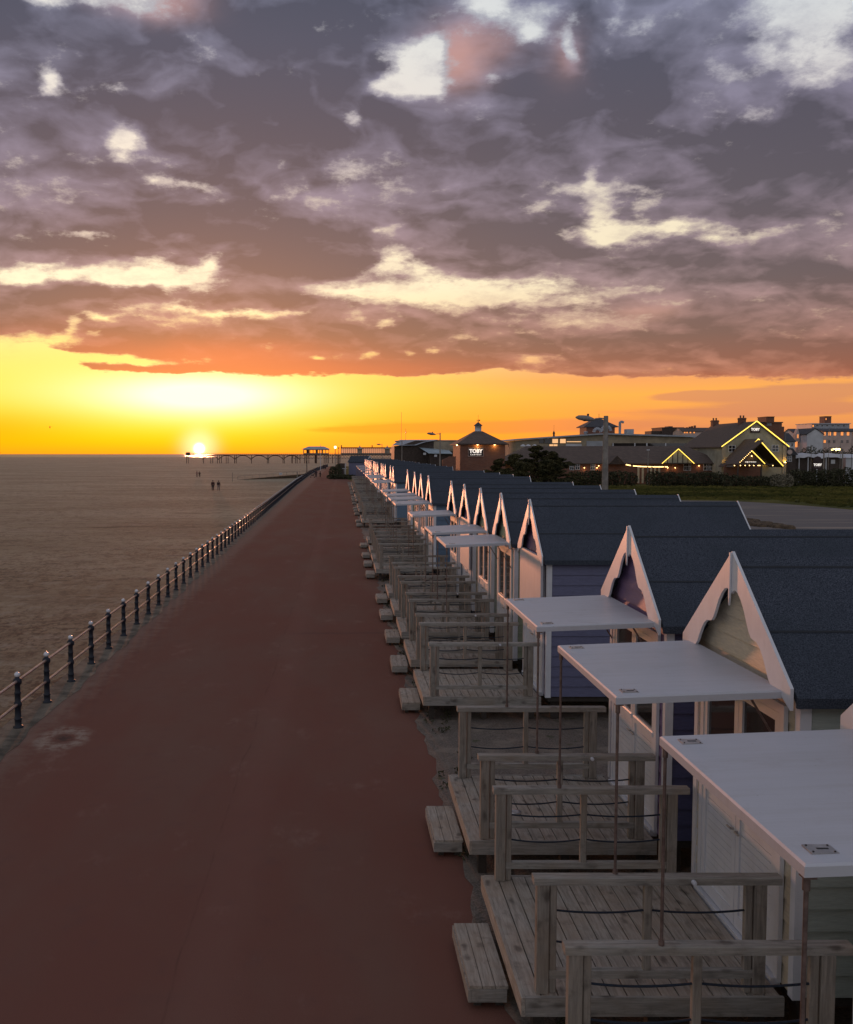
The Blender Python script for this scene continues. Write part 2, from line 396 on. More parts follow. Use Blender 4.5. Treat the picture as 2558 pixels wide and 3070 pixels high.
M['pier'] = simple('rusty_brown_iron', (0.085, 0.045, 0.03), 0.75, 0.2, 0.5)
M['pierwhite'] = simple('weathered_white_timber', (0.28, 0.24, 0.20), 0.8, 0.2, 0.5)
M['lampgrey'] = simple('grey_lamp_paint', (0.23, 0.21, 0.19), 0.5, 0.15, 3)
M['concrete_post'] = simple('pale_concrete_column', (0.22, 0.20, 0.18), 0.85, 0.25, 3.0, bumps=(30, 0.3, 0.01))
M['concrete_low'] = simple('brown_stained_column_foot', (0.11, 0.085, 0.065), 0.85, 0.25, 3.0)
M['rock'] = simple('brown_rubble_stone', (0.09, 0.06, 0.035), 0.9, 0.5, 2.5, bumps=(6, 0.8, 0.1))

def cladding(name, c, rough=0.55, dirt=0.25):
    m, b = new_mat(name)
    g = geop()
    gr = noise(vm('MULTIPLY', g, (1.2, 1.2, 12.0)), 5.0, 5, 0.6, 1.2)
    pt = noise(g, 1.4, 4, 0.6)
    cc = mix(smooth(gr, 0.3, 0.7), tuple(v * 0.86 for v in c), tuple(min(1, v * 1.1) for v in c))
    cc = mix(smooth(pt, 0.5, 0.8) * dirt, cc, tuple(v * 0.6 for v in c))
    put(b, 'Base Color', cc); put(b, 'Roughness', rough)
    bump(b, gr, 0.25, 0.006)
    return m
CL = {
 'cream': cladding('cream_shiplap', (0.52, 0.46, 0.36)),
 'sage': cladding('pale_sage_shiplap', (0.36, 0.40, 0.36)),
 'lilac': cladding('lilac_blue_shiplap', (0.135, 0.14, 0.235)),
 'indigo': cladding('indigo_shiplap', (0.072, 0.072, 0.15)),
 'purple': cladding('purple_shiplap', (0.20, 0.13, 0.24)),
 'blue': cladding('slate_blue_shiplap', (0.10, 0.16, 0.24)),
 'green': cladding('pale_green_shiplap', (0.30, 0.34, 0.24)),
}

def prom_mat():
    m, b = new_mat('red_tarmac')
    g = geop(); x, y, z = sep(g)
    gr = noise(g, 120.0, 2, 0.7)
    pt = noise(vm('MULTIPLY', g, (1.0, 0.35, 1.0)), 0.45, 5, 0.6)
    pt2 = noise(g, 2.6, 6, 0.65)
    c = mix(smooth(gr, 0.3, 0.7), (0.118, 0.051, 0.039), (0.235, 0.100, 0.075))
    c = mix(smooth(pt, 0.35, 0.7) * 0.5, c, (0.175, 0.110, 0.085))
    c = mix(smooth(pt2, 0.52, 0.78) * 0.4, c, (0.125, 0.066, 0.060))
    dust = noise(vm('MULTIPLY', g, (1.0, 0.6, 1.0)), 0.9, 8, 0.75)
    c = mix(smooth(dust, 0.56, 0.72) * 0.35, c, (0.30, 0.19, 0.155))
    # edge where blown sand gathers
    ed = smooth(x + (pt2 - 0.5) * 1.6, -5.0, -5.75)
    c = mix(ed * 0.45, c, (0.27, 0.20, 0.16))
    # sand-ringed dried puddle by the railing
    v = vm('MULTIPLY_ADD', g, (1 / 0.44, 1 / 0.72, 0), (4.92 / 0.44, -16.9 / 0.72, 0))
    d = vm('LENGTH', v) + (pt2 - 0.5) * 0.8
    ring = smooth(d, 1.25, 0.75) - smooth(d, 0.62, 0.30)
    rag = noise(g, 7.0, 6, 0.7)
    c = mix(ring * smooth(rag, 0.34, 0.60) * 0.75, c, (0.33, 0.26, 0.21)); c = mix(smooth(d, 0.55, 0.1) * smooth(rag, 0.3, 0.6) * 0.8, c, (0.06, 0.045, 0.04))
    # long construction joint and a cross seam
    jn = noise(vm('MULTIPLY', g, (0.0, 0.25, 0.0)), 1.0, 4, 0.6)
    j = S.m('ABSOLUTE', x + 1.62 + (jn - 0.5) * 0.35)
    c = mix(smooth(j, 0.020, 0.004) * smooth(noise(g, 0.6, 4, 0.6), 0.40, 0.60) * 0.35, c, (0.07, 0.035, 0.03))
    j2 = S.m('ABSOLUTE', x + 1.30 + (jn - 0.5) * 0.5)
    c = mix(smooth(j2, 0.5, 0.05) * 0.07, c, (0.33, 0.19, 0.16))
    j3 = S.m('ABSOLUTE', y - 27.0 + (noise(vm('MULTIPLY', g, (0.5, 0, 0)), 1.0, 3, 0.5) - 0.5) * 1.2)
    c = mix(smooth(j3, 0.22, 0.02) * smooth(x, -1.6, -0.9) * 0.4, c, (0.10, 0.055, 0.05))
    spk = noise(g, 9.0, 2, 0.4)
    c = mix(smooth(spk, 0.80, 0.84) * 0.5, c, (0.3, 0.25, 0.22))
    put(b, 'Base Color', c); put(b, 'Roughness', 0.97); put(b, 'Specular IOR Level', 0.10)
    bump(b, gr, 0.10, 0.003)
    return m
M['prom'] = prom_mat()
def sand_mat():
    m, b = new_mat('damp_beach_sand')
    g = geop(); x, y, z = sep(g)
    big_ = noise(vm('MULTIPLY', g, (0.6, 1.5, 1)), 0.045, 6, 0.6)
    mid_ = noise(vm('MULTIPLY', g, (0.7, 1.3, 1)), 0.55, 8, 0.68)
    sm = noise(g, 5.5, 6, 0.7)
    c = mix(smooth(big_, 0.38, 0.62), (0.35, 0.295, 0.205), (0.47, 0.40, 0.285))
    c = mix(smooth(mid_, 0.48, 0.66) * 0.45, c, (0.19, 0.160, 0.128))
    c = mix(smooth(sm, 0.55, 0.75) * 0.35, c, (0.18, 0.14, 0.108))
    weed = noise(vm('MULTIPLY', g, (0.35, 1.0, 1)), 0.16, 9, 0.74)
    c = mix(smooth(weed, 0.575, 0.66) * 0.75, c, (0.085, 0.068, 0.052))
    fl = noise(vm('MULTIPLY', g, (1.2, 0.9, 1)), 1.3, 12, 0.80)
    pat = noise(vm('MULTIPLY', g, (0.5, 1.0, 1)), 0.11, 5, 0.6)
    c = mix(smooth(fl, 0.525, 0.585) * smooth(pat, 0.36, 0.60) * 0.75, c, (0.115, 0.088, 0.068))
    fl2 = noise(vm('MULTIPLY', g, (0.5, 1.0, 1)), 0.42, 12, 0.80)
    c = mix(smooth(fl2, 0.40, 0.47) * -0.5 + 0.5, c, (0.46, 0.375, 0.30))
    fa = noise(vm('MULTIPLY', g, (1.7, 0.8, 1)), 2.6, 6, 0.66); fbb = noise(vm('MULTIPLY', g, (1.3, 0.8, 1)), 0.9, 7, 0.70)
    pt3 = noise(vm('MULTIPLY', g, (0.6, 1.0, 1)), 0.16, 4, 0.6)
    c = mix(smooth(fa, 0.51, 0.58) * smooth(pt3, 0.40, 0.56) * smooth(y, 110.0, 25.0) * 0.75, c, (0.11, 0.094, 0.076))
    c = mix(smooth(fbb, 0.53, 0.61) * 0.5, c, (0.15, 0.120, 0.095))
    c = mix(smooth(fbb, 0.48, 0.38) * smooth(y, 80.0, 20.0) * 0.7, c, (0.50, 0.45, 0.36))
    gs = noise(vm('MULTIPLY', g, (1.5, 0.9, 1)), 7.0, 4, 0.7)
    c = mix(smooth(gs, 0.52, 0.60) * smooth(y, 60.0, 20.0) * 0.35, c, (0.13, 0.112, 0.092))
    near = smooth(y, 46.0, 22.0)
    tr = noise(vm('MULTIPLY', g, (0.8, 1.5, 1)), 1.6, 8, 0.72)
    c = mix(smooth(tr, 0.52, 0.66) * near * 0.4, c, (0.13, 0.11, 0.088))
    put(b, 'Base Color', c); put(b, 'Roughness', 0.95); put(b, 'Specular IOR Level', 0.12)
    bump(b, mid_ + sm * 0.4 + fl * 1.2, 1.0, 0.35)
    return m
M['sand'] = sand_mat()
def sea_mat():
    m, b = new_mat('sea_water')
    g = geop(); n = noise(vm('MULTIPLY', g, (0.2, 1, 1)), 0.02, 6, 0.6)
    put(b, 'Base Color', (0.06, 0.055, 0.055)); put(b, 'Roughness', 0.32); put(b, 'Specular IOR Level', 0.5)
    bump(b, n, 0.5, 1.0)
    return m
M['sea'] = sea_mat()
def grass_mat():
    m, b = new_mat('lawn_grass')
    g = geop()
    a = noise(g, 0.10, 6, 0.6); c_ = noise(vm('MULTIPLY', g, (1, 1.6, 1)), 0.9, 7, 0.7)
    c = mix(smooth(a, 0.36, 0.62), (0.055, 0.062, 0.016), (0.145, 0.128, 0.036))
    c = mix(smooth(c_, 0.45, 0.7) * 0.6, c, (0.045, 0.050, 0.016))
    put(b, 'Base Color', c); put(b, 'Roughness', 0.95); put(b, 'Specular IOR Level', 0.1)
    bump(b, c_, 1.0, 0.25)
    return m
M['grass'] = grass_mat()
def verge_mat():
    m, b = new_mat('gravel_and_dirt')
    g = geop(); a = noise(g, 1.7, 6, 0.65); p = noise(g, 38.0, 3, 0.7)
    c = mix(smooth(p, 0.3, 0.7), (0.075, 0.060, 0.048), (0.20, 0.165, 0.14))
    c = mix(smooth(a, 0.48, 0.66) * 0.8, c, (0.24, 0.195, 0.155))
    gn = noise(g, 2.9, 5, 0.6)
    c = mix(smooth(gn, 0.60, 0.70) * 0.8, c, (0.055, 0.060, 0.022))
    put(b, 'Base Color', c); put(b, 'Roughness', 0.95)
    bump(b, p + a, 0.8, 0.02)
    return m
M['verge'] = verge_mat()
def lot_mat():
    m, b = new_mat('streaked_grey_tarmac')
    g = geop(); a = noise(vm('MULTIPLY', g, (0.25, 1.6, 1)), 0.30, 5, 0.6); p = noise(g, 20.0, 3, 0.7)
    c = mix(smooth(p, 0.3, 0.7), (0.10, 0.088, 0.085), (0.15, 0.132, 0.125))
    c = mix(smooth(a, 0.50, 0.68), c, (0.27, 0.22, 0.175))  # paler, warmer streaks stretched across the tarmac
    put(b, 'Base Color', c); put(b, 'Roughness', 0.8)
    return m
M['lot'] = lot_mat()
def leaf(name, c1, c2):
    m, b = new_mat(name)
    n = noise(geop(), 1.5, 4, 0.6); n2 = noise(geop(), 14.0, 2, 0.5)
    c = mix(smooth(n * 0.6 + n2 * 0.4, 0.38, 0.62), c1, c2)
    put(b, 'Base Color', c); put(b, 'Roughness', 0.8); put(b, 'Specular IOR Level', 0.15)
    return m
M['pine'] = leaf('dark_evergreen_leaf', (0.022, 0.026, 0.012), (0.105, 0.090, 0.038))
M['hedge'] = leaf('dark_hedge_leaf', (0.028, 0.032, 0.018), (0.085, 0.082, 0.045))
M['scrub'] = leaf('grey_green_scrub_leaf', (0.09, 0.086, 0.062), (0.25, 0.22, 0.155))
M['bark'] = simple('dark_bark', (0.05, 0.035, 0.025), 0.9, 0.3, 4.0)
M['skin'] = simple('skin', (0.40, 0.22, 0.15), 0.6, 0.05)

# ================================================================== mesh tools
class MB:
    def __init__(s): s.v = []; s.f = []; s.sm = []
    def add(s, vs, fs, smooth_=False):
        o = len(s.v); s.v += [tuple(v) for v in vs]; s.f += [tuple(o + i for i in f) for f in fs]; s.sm += [smooth_] * len(fs)
        return s
    def box(s, x0, x1, y0, y1, z0, z1):
        return s.add([(x0,y0,z0),(x1,y0,z0),(x1,y1,z0),(x0,y1,z0),(x0,y0,z1),(x1,y0,z1),(x1,y1,z1),(x0,y1,z1)],
              [(0,3,2,1),(4,5,6,7),(0,1,5,4),(1,2,6,5),(2,3,7,6),(3,0,4,7)])
    def tube(s, p0, p1, r0, r1=None, n=10, caps=True):
        p0 = Vector(p0); p1 = Vector(p1); r1 = r0 if r1 is None else r1
        d = (p1 - p0).normalized(); a = d.orthogonal().normalized(); b_ = d.cross(a)
        vs = []
        for p, r in ((p0, r0), (p1, r1)):
            for i in range(n):
                t = 2 * PI * i / n; vs.append(p + (a * math.cos(t) + b_ * math.sin(t)) * r)
        s.add(vs, [(i, (i + 1) % n, n + (i + 1) % n, n + i) for i in range(n)], True)
        if caps: s.add(vs, [tuple(range(n - 1, -1, -1)), tuple(range(n, 2 * n))])
        return s
    def path(s, pts, r, n=6):
        for a, b_ in zip(pts, pts[1:]): s.tube(a, b_, r, r, n, False)
        return s
    def lathe(s, prof, c=(0, 0, 0), n=16):
        """prof: (radius, z) up the axis"""
        vs = []
        for r, z in prof:
            for i in range(n):
                t = 2 * PI * i / n; vs.append((c[0] + r * math.cos(t), c[1] + r * math.sin(t), c[2] + z))
        fs = [(k * n + i, k * n + (i + 1) % n, (k + 1) * n + (i + 1) % n, (k + 1) * n + i) for k in range(len(prof) - 1) for i in range(n)]
        return s.add(vs, fs, True)
    def prism(s, poly, axis, a0, a1):
        """poly: 2D outline in the two other axes (in order x,y,z without axis), extruded along axis"""
        def p3(u, v, a):
            if axis == 0: return (a, u, v)
            if axis == 1: return (u, a, v)
            return (u, v, a)
        n = len(poly)
        vs = [p3(u, v, a0) for u, v in poly] + [p3(u, v, a1) for u, v in poly]
        return s.add(vs, [tuple(range(n)), tuple(range(2 * n - 1, n - 1, -1))] + [(i, n + i, n + (i + 1) % n, (i + 1) % n) for i in range(n)])
    def mesh(s, name, mat):
        me = bpy.data.meshes.new(name); me.from_pydata(s.v, [], s.f)
        me.polygons.foreach_set('use_smooth', s.sm)
        mats = mat if isinstance(mat, list) else [mat]
        for m_ in mats: me.materials.append(m_)
        me.update(); return me
def fix_normals(me):
    import bmesh
    bm = bmesh.new(); bm.from_mesh(me); bmesh.ops.recalc_face_normals(bm, faces=bm.faces); bm.to_mesh(me); bm.free()
def obj(name, mb, mat, parent=None, fix=True):
    me = mb.mesh(name, mat) if isinstance(mb, MB) else mb
    if fix and isinstance(mb, MB): fix_normals(me)
    o = bpy.data.objects.new(name, me); C.objects.link(o)
    if parent: o.parent = parent
    return o
def tag(o, label, cat, group=None, kind=None):
    if label: o['label'] = label
    if cat: o['category'] = cat
    if group: o['group'] = group
    if kind: o['kind'] = kind
    return o
def thing(name, label, cat, loc=(0, 0, 0), rz=0.0, group=None):
    o = bpy.data.objects.new(name, None); C.objects.link(o); o.empty_display_size = 0.2
    o.location = loc; o.rotation_euler = (0, 0, rz)
    return tag(o, label, cat, group)
def struct(name, mb, mat, kind='structure'):
    o = obj(name, mb, mat); o['kind'] = kind; return o
def put_mesh(name, me, parent, loc=(0, 0, 0), mat=None, rz=0.0):
    o = bpy.data.objects.new(name, me); C.objects.link(o); o.parent = parent; o.location = loc; o.rotation_euler = (0, 0, rz)
    if mat is not None:
        o.material_slots[0].link = 'OBJECT'; o.material_slots[0].material = mat
    return o
def leaves(mb, c, rad, n, size, flat=0.0, rnd=random):
    """leaf-sized faces spread through an ellipsoid, denser towards its outside"""
    for _ in range(n):
        while True:
            d = Vector((rnd.uniform(-1, 1), rnd.uniform(-1, 1), rnd.uniform(-1, 1)))
            if 0.05 < d.length < 1: break
        d = d.normalized() * (d.length ** 0.45)
        p = Vector((c[0] + d.x * rad[0], c[1] + d.y * rad[1], c[2] + d.z * rad[2]))
        a = Vector((rnd.gauss(0, 1), rnd.gauss(0, 1), rnd.gauss(0, 1) * (1 - flat))).normalized()
        b_ = a.orthogonal().normalized(); t = rnd.uniform(0, 2 * PI)
        b_ = (b_ * math.cos(t) + a.cross(b_) * math.sin(t))
        L = size * rnd.uniform(0.6, 1.5); W = L * rnd.uniform(0.3, 0.55)
        mb.add([p - a * L * 0.5, p + b_ * W * 0.5, p + a * L * 0.5, p - b_ * W * 0.5], [(0, 1, 2, 3)])
    return mb
def wx(px, Y): return (px - 1028) * Y / 2923.0          # real X of a bearing at distance Y
def wz(py, Y): return CAMH + (1361 - py) * Y / 2923.0   # real height of a sight line at distance Y

# ================================================================== ground, promenade, beach, sea
def rail_x(y):
    pts = [(-40, -5.3), (17.66, -5.94), (35.8, -6.14), (80, -6.55), (157, -7.5), (240, -8.0), (300, -7.6), (383, -6.0), (400, -5.6)]
    for (a, xa), (b_, xb) in zip(pts, pts[1:]):
        if y <= b_: return xa + (xb - xa) * (y - a) / (b_ - a)
    return pts[-1][1]
ys = [-40, -10, 5, 12, 17.66, 25, 35.8, 50, 65, 80, 100, 125, 157, 200, 240, 300, 383, 400]
# land sheet (0), reaching the horizon on the right
mb = MB()
left = [(rail_x(y) - 0.30, y) for y in ys] + [(8, 402), (60, 640), (140, 1500), (400, 9000)]
for (xa, ya), (xb, yb) in zip(left, left[1:]):
    mb.add([(xa, ya, -0.004), (9000, ya, -0.004), (9000, yb, -0.004), (xb, yb, -0.004)], [(0, 1, 2, 3)])
    mb.add([(xa, ya, -0.004), (xb, yb, -0.004), (xb, yb, -1.4), (xa, ya, -1.4)], [(0, 1, 2, 3)])
struct('ground', mb, M['grass'])
# verge of gravel under and beside the huts, with a ragged edge
mb = MB()
def vx(y): return 1.50 + 0.05 * math.sin(y * 1.7) + 0.04 * math.sin(y * 4.1 + 1) + 0.03 * math.sin(y * 9.3)
yv = [i * 0.25 for i in range(-20, 700)]
for a, b_ in zip(yv, yv[1:]):
    mb.add([(vx(a) - (0.004 * a if a > 0 else 0), a, 0.006), (12.5, a, 0.006), (12.5, b_, 0.006), (vx(b_) - (0.004 * b_ if b_ > 0 else 0), b_, 0.006)], [(0, 1, 2, 3)])
struct('gravel_verge', mb, M['verge'])
mb = MB()
for a, b_ in zip(ys, ys[1:]):
    ra = 3.2 if a < 170 else 0.5; rb = 3.2 if b_ <= 170 else 0.5
    mb.add([(rail_x(a) + 0.05, a, 0.0), (ra, a, 0.0), (rb, b_, 0.0), (rail_x(b_) + 0.05, b_, 0.0)], [(0, 1, 2, 3)])
struct('promenade', mb, M['prom'])
# concrete edge under the railing with uneven inner edge
mb = MB()
yk = [i * 0.5 for i in range(-30, 790)]
def kx(y): return rail_x(y) + 0.30 + 0.05 * math.sin(y * 1.3) + 0.04 * math.sin(y * 3.7 + 2) + 0.02 * math.sin(y * 8.1)
for a, b_ in zip(yk, yk[1:]):
    mb.add([(rail_x(a) - 0.30, a, 0.006), (kx(a), a, 0.006), (kx(b_), b_, 0.006), (rail_x(b_) - 0.30, b_, 0.006)], [(0, 1, 2, 3)])
    if b_ < 60:
        mb.add([(rail_x(a) - 0.303, a, 0.006), (rail_x(b_) - 0.303, b_, 0.006), (rail_x(b_) - 0.303, b_, -1.3), (rail_x(a) - 0.303, a, -1.3)], [(0, 1, 2, 3)])
struct('kerb_strip', mb, M['concrete'])
mb = MB(); mb.add([(-9000, -60, -1.2), (2500, -60, -1.2), (2500, 1990, -1.2), (-9000, 1990, -1.2)], [(0, 1, 2, 3)])
struct('beach', mb, M['sand'])
mb = MB(); mb.add([(-40000, 1000, -1.5), (40000, 1000, -1.5), (40000, 50000, -1.5), (-40000, 50000, -1.5)], [(0, 1, 2, 3)])
struct('sea', mb, M['sea'])
# grey hard standing behind the huts
mb = MB()
lot = [(8.5, 36), (8.5, 104), (30, 107), (41.3, 104), (44.2, 98), (45.5, 91), (46, 82), (47, 72), (50, 60), (52, 36)]
mb.add([(x, y, 0.004) for x, y in lot], [tuple(range(len(lot) - 1, -1, -1))])
struct('hard_standing', mb, M['lot'])
# small plants at the verge edge
mb = MB(); rr = random.Random(5)
for i in range(260):
    y = rr.uniform(6.5, 60); x = vx(y) + rr.uniform(-0.05, 0.55)
    if rr.random() < 0.35: continue
    leaves(mb, (x, y, 0.03), (0.07, 0.10, 0.05), rr.randint(8, 30), 0.05, 0, rr)
struct('verge_weeds', mb, M['hedge'], 'stuff')

# ================================================================== promenade railing
rail = thing('promenade_railing', 'long navy promenade railing with white ball-topped posts and two metal rails beside the beach', 'railing')
post_prof = [(0.095, 0.0), (0.095, 0.025), (0.062, 0.04), (0.062, 0.14), (0.070, 0.15), (0.070, 0.17), (0.058, 0.18), (0.055, 0.38), (0.072, 0.395), (0.072, 0.465), (0.055, 0.48),
             (0.053, 0.62), (0.062, 0.63), (0.062, 0.65), (0.052, 0.66), (0.050, 0.79), (0.076, 0.81), (0.080, 0.86), (0.070, 0.90), (0.045, 0.915), (0.036, 0.935), (0.03, 0.94)]
post_me = MB().lathe(post_prof, n=16).mesh('post', M['navy'])
ball_me = MB().lathe([(0.001, 0.925)] + [(0.056 * math.sin(t), 0.978 - 0.050 * math.cos(t)) for t in [0.5, 0.9, 1.3, 1.7, 2.1, 2.5, 2.9]] + [(0.001, 1.037)], n=16).mesh('finial', M['ball'])
SP = 1.81
yp = 17.58 - 3 * SP; allp = []
while yp < 388: allp.append(yp); yp += SP
far_mb = MB()
for i, y in enumerate(allp):
    if i < 96:
        p = put_mesh('post', post_me, rail, (rail_x(y), y, 0.006), rz=i * 0.7)
        put_mesh('finial', ball_me, p)
    else:
        far_mb.lathe([(0.09, 0), (0.06, 0.05), (0.055, 0.9), (0.03, 0.92), (0.06, 0.97), (0.04, 1.02), (0.001, 1.04)], (rail_x(y), y, 0.006), 6)
f_ = obj('post', far_mb, M['navy'], rail); f_['kind'] = 'stuff'
for z in (0.435, 0.862):
    mb = MB(); pts = [(rail_x(y), y, z + 0.006) for y in allp]
    mb.path(pts, 0.026, 8)
    obj('rail', mb, M['tube'], rail)

# ================================================================== beach huts
HX = 3.80            # front wall plane
HW = 1.16            # half width
ZF = 0.45; ZE = 3.12; ZR = 4.04; XB = 7.62
def shiplap(along, u0, u1, z0, z1_, plane, out, zt=None, step=0.19):
    """lapped boards on a vertical plane. along=0: wall runs in X (side wall), along=1: runs in Y (front)"""
    mb = MB(); z = z0
    while z < z1_ - 0.01:
        zt_ = min(z + step, z1_)
        lo = plane + out * 0.022; hi = plane + out * 0.004
        segs = [(u0, u1)]
        if zt: segs = [zt(z, zt_)]
        for (a0, a1), in [(s_,) for s_ in segs]:
            if isinstance(a0, tuple): (a0, b0), (a1, b1) = a0, a1
            else: b0, b1 = a0, a1
            if along == 0: mb.add([(a0, lo, z), (a1, lo, z), (b1, hi, zt_), (b0, hi, zt_), (a0, plane, z), (a1, plane, z)], [(0, 1, 2, 3), (4, 5, 1, 0)])
            else: mb.add([(lo, a0, z), (lo, a1, z), (hi, b1, zt_), (hi, b0, zt_), (plane, a0, z), (plane, a1, z)], [(0, 1, 2, 3), (4, 5, 1, 0)])
        z = zt_
    return mb
XF0 = 3.66           # bargeboard plane
side_near = shiplap(0, HX, XB, ZF, ZE - 0.07, -HW, -1).mesh('side_wall', CL['cream'])
side_far = shiplap(0, HX, XB, ZF, ZE - 0.07, HW, 1).mesh('side_wall', CL['cream'])
def roofw(z): return HW * (ZR - 0.075 - z) / (ZR - ZE)
front_me = shiplap(1, -HW, HW, ZF, ZE - 0.07, HX, -1).mesh('front_wall', CL['cream'])
gable_me = shiplap(1, 0, 0, ZE - 0.07, ZR - 0.085, HX, -1, zt=lambda a, b_: ((-roofw(a), -max(roofw(b_), 0)), (roofw(a), max(roofw(b_), 0)))).mesh('gable_wall', CL['cream'])
back_me = MB().prism([(-HW, ZF), (HW, ZF), (HW, ZE - .07), (0, ZR - 0.08), (-HW, ZE - .07)], 0, XB - 0.05, XB).mesh('back_wall', CL['cream'])
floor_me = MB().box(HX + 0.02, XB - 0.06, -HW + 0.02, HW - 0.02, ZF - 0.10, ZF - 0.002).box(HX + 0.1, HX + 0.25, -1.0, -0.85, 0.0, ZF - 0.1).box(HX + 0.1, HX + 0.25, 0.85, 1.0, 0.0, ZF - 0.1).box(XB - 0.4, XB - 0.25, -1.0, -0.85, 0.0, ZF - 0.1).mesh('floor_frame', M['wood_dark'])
for m_ in (floor_me, back_me): fix_normals(m_)
corner_mes = []
for yy_ in (-HW - 0.03, HW - 0.06):
    for (xa, xb) in ((HX - 0.035, HX + 0.06), (XB - 0.05, XB + 0.03)):
        m_ = MB().box(xa, xb, yy_, yy_ + 0.09, ZF - 0.02, ZE - 0.14).mesh('corner_board', M['white_board']); fix_normals(m_); corner_mes.append(m_)
# roof: two slabs with a thick rolled eave
RS = (ZR - ZE) / HW
def roof_mb():
    mb = MB(); t = 0.05; o = HW + 0.13
    for s_ in (-1, 1):
        ze = ZR - RS * o
        mb.prism([(0, ZR), (s_ * o, ze), (s_ * o, ze - 0.085), (s_ * (o - 0.03), ze - 0.085), (s_ * (o - 0.03), ze - t), (0, ZR - t)], 0, XF0 + 0.035, XB + 0.10)
    return mb
roof_me = roof_mb().mesh('roof', M['felt']); fix_normals(roof_me)
sm_ = MB()
for s_ in (-1, 1):
    for q in (0.10, 0.72):
        y_ = s_ * q; z_ = ZR - RS * q
        sm_.add([(XF0 + 0.04, y_, z_ + 0.004), (XB + 0.09, y_, z_ + 0.004), (XB + 0.09, y_ + s_ * 0.022, z_ - RS * 0.022 + 0.006), (XF0 + 0.04, y_ + s_ * 0.022, z_ - RS * 0.022 + 0.006)], [(0, 1, 2, 3)])
seam_me = sm_.mesh('roof_seam', M['seam'])
# scalloped bargeboard
def barge():
    hw = 1.26; zt = 4.09; ze = 3.0 + 0.09
    prof = [(0, .40), (.03, .345), (.07, .285), (.12, .25), (.18, .245), (.24, .27), (.29, .32), (.33, .355), (.37, .36), (.41, .33), (.46, .285), (.52, .265), (.57, .275), (.62, .31), (.66, .345), (.70, .35), (.74, .32), (.79, .27), (.86, .23), (.93, .205), (1.0, .18)]
    mb = MB()
    for s_ in (-1, 1):
        top = []; bot = []
        for t, d in prof:
            y = s_ * hw * t; z = zt - (zt - ze) * t
            top.append((y, z)); bot.append((y, z - d))
        for a in range(len(prof) - 1):
            mb.prism([top[a], top[a + 1], bot[a + 1], bot[a]], 0, XF0 - 0.014, XF0 + 0.014)
    return mb
barge_me = barge().mesh('bargeboard', M['white_board']); fix_normals(barge_me)
fin_me = MB().prism([(-0.013, 4.08), (0.013, 4.08), (0.013, 3.66), (0, 3.58), (-0.013, 3.66)], 0, XF0 - 0.034, XF0 - 0.016).mesh('finial', M['white_board']); fix_normals(fin_me)
vb = MB()
for s_ in (-1, 1):
    o = HW + 0.14
    vb.prism([(0, ZR + 0.015), (s_ * o, ZR + 0.015 - RS * o), (s_ * o, ZR - 0.11 - RS * o), (0, ZR - 0.11)], 0, XB + 0.102, XB + 0.125)
verge_me = vb.mesh('bargeboard', M['white_board']); fix_normals(verge_me)
# door leaf (hinged pair fills the middle of the front); panel below, glass above
def door_mesh(y0, y1, z0, z1_):
    mb = MB(); x = HX - 0.055; fr = 0.085
    zm = 1.62
    mb.box(x, HX - 0.024, y0, y0 + fr, z0, z1_); mb.box(x, HX - 0.024, y1 - fr, y1, z0, z1_)
    for a, b_ in ((z0, z0 + 0.13), (zm - 0.06, zm + 0.05), (z1_ - 0.08, z1_)): mb.box(x, HX - 0.024, y0 + fr, y1 - fr, a, b_)
    mb.prism([(x, zm + 0.03), (x - 0.012, zm + 0.015), (x - 0.012, zm - 0.035), (x, zm - 0.035)], 1, y0 + 0.04, y1 - 0.04)
    # diagonal boarded panel, a shallow relief of slanting battens
    n = 13; zl0 = z0 + 0.13; zl1 = zm - 0.06; H = (zl1 - zl0) / n
    for i in range(n):
        za = zl0 + i * H
        mb.box(x + 0.012, x + 0.020, y0 + fr + 0.012, y1 - fr - 0.012, za, za + H * 0.93)
    mb.box(x + 0.0202, x + 0.0208, y0 + fr, y1 - fr, zl0, zl1)
    return mb
d_lo = ZF + 0.04; d_hi = 2.78
door_mes = []
for (a, b_) in ((-0.86, -0.005), (0.005, 0.86)):
    me = door_mesh(a, b_, d_lo, d_hi).mesh('door', M['white_board']); fix_normals(me)
    gl = MB().box(HX - 0.034, HX - 0.030, a + 0.075, b_ - 0.075, 1.67, d_hi - 0.08).mesh('pane', M['glass']); fix_normals(gl)
    hy = (b_ - 0.04) if a < -0.1 else (a + 0.04)
    hd = MB().tube((HX - 0.045, hy, 1.42), (HX - 0.085, hy, 1.42), 0.012, n=8).tube((HX - 0.085, hy, 1.42), (HX - 0.085, hy + (-0.09 if a < -0.1 else 0.09), 1.42), 0.009, n=8).box(HX - 0.05, HX - 0.044, hy - 0.022, hy + 0.022, 1.34, 1.50).mesh('handle', M['steel']); fix_normals(hd)
    door_mes.append((me, gl, hd))
frame_me = MB().box(HX - 0.06, HX - 0.022, -0.95, -0.865, ZF, 2.87).box(HX - 0.06, HX - 0.022, 0.865, 0.95, ZF, 2.87).box(HX - 0.06, HX - 0.022, -0.865, 0.865, 2.785, 2.87).box(HX - 0.10, HX - 0.02, -0.93, 0.93, ZF - 0.045, ZF + 0.03).mesh('door_frame', M['white_board']); fix_normals(frame_me)
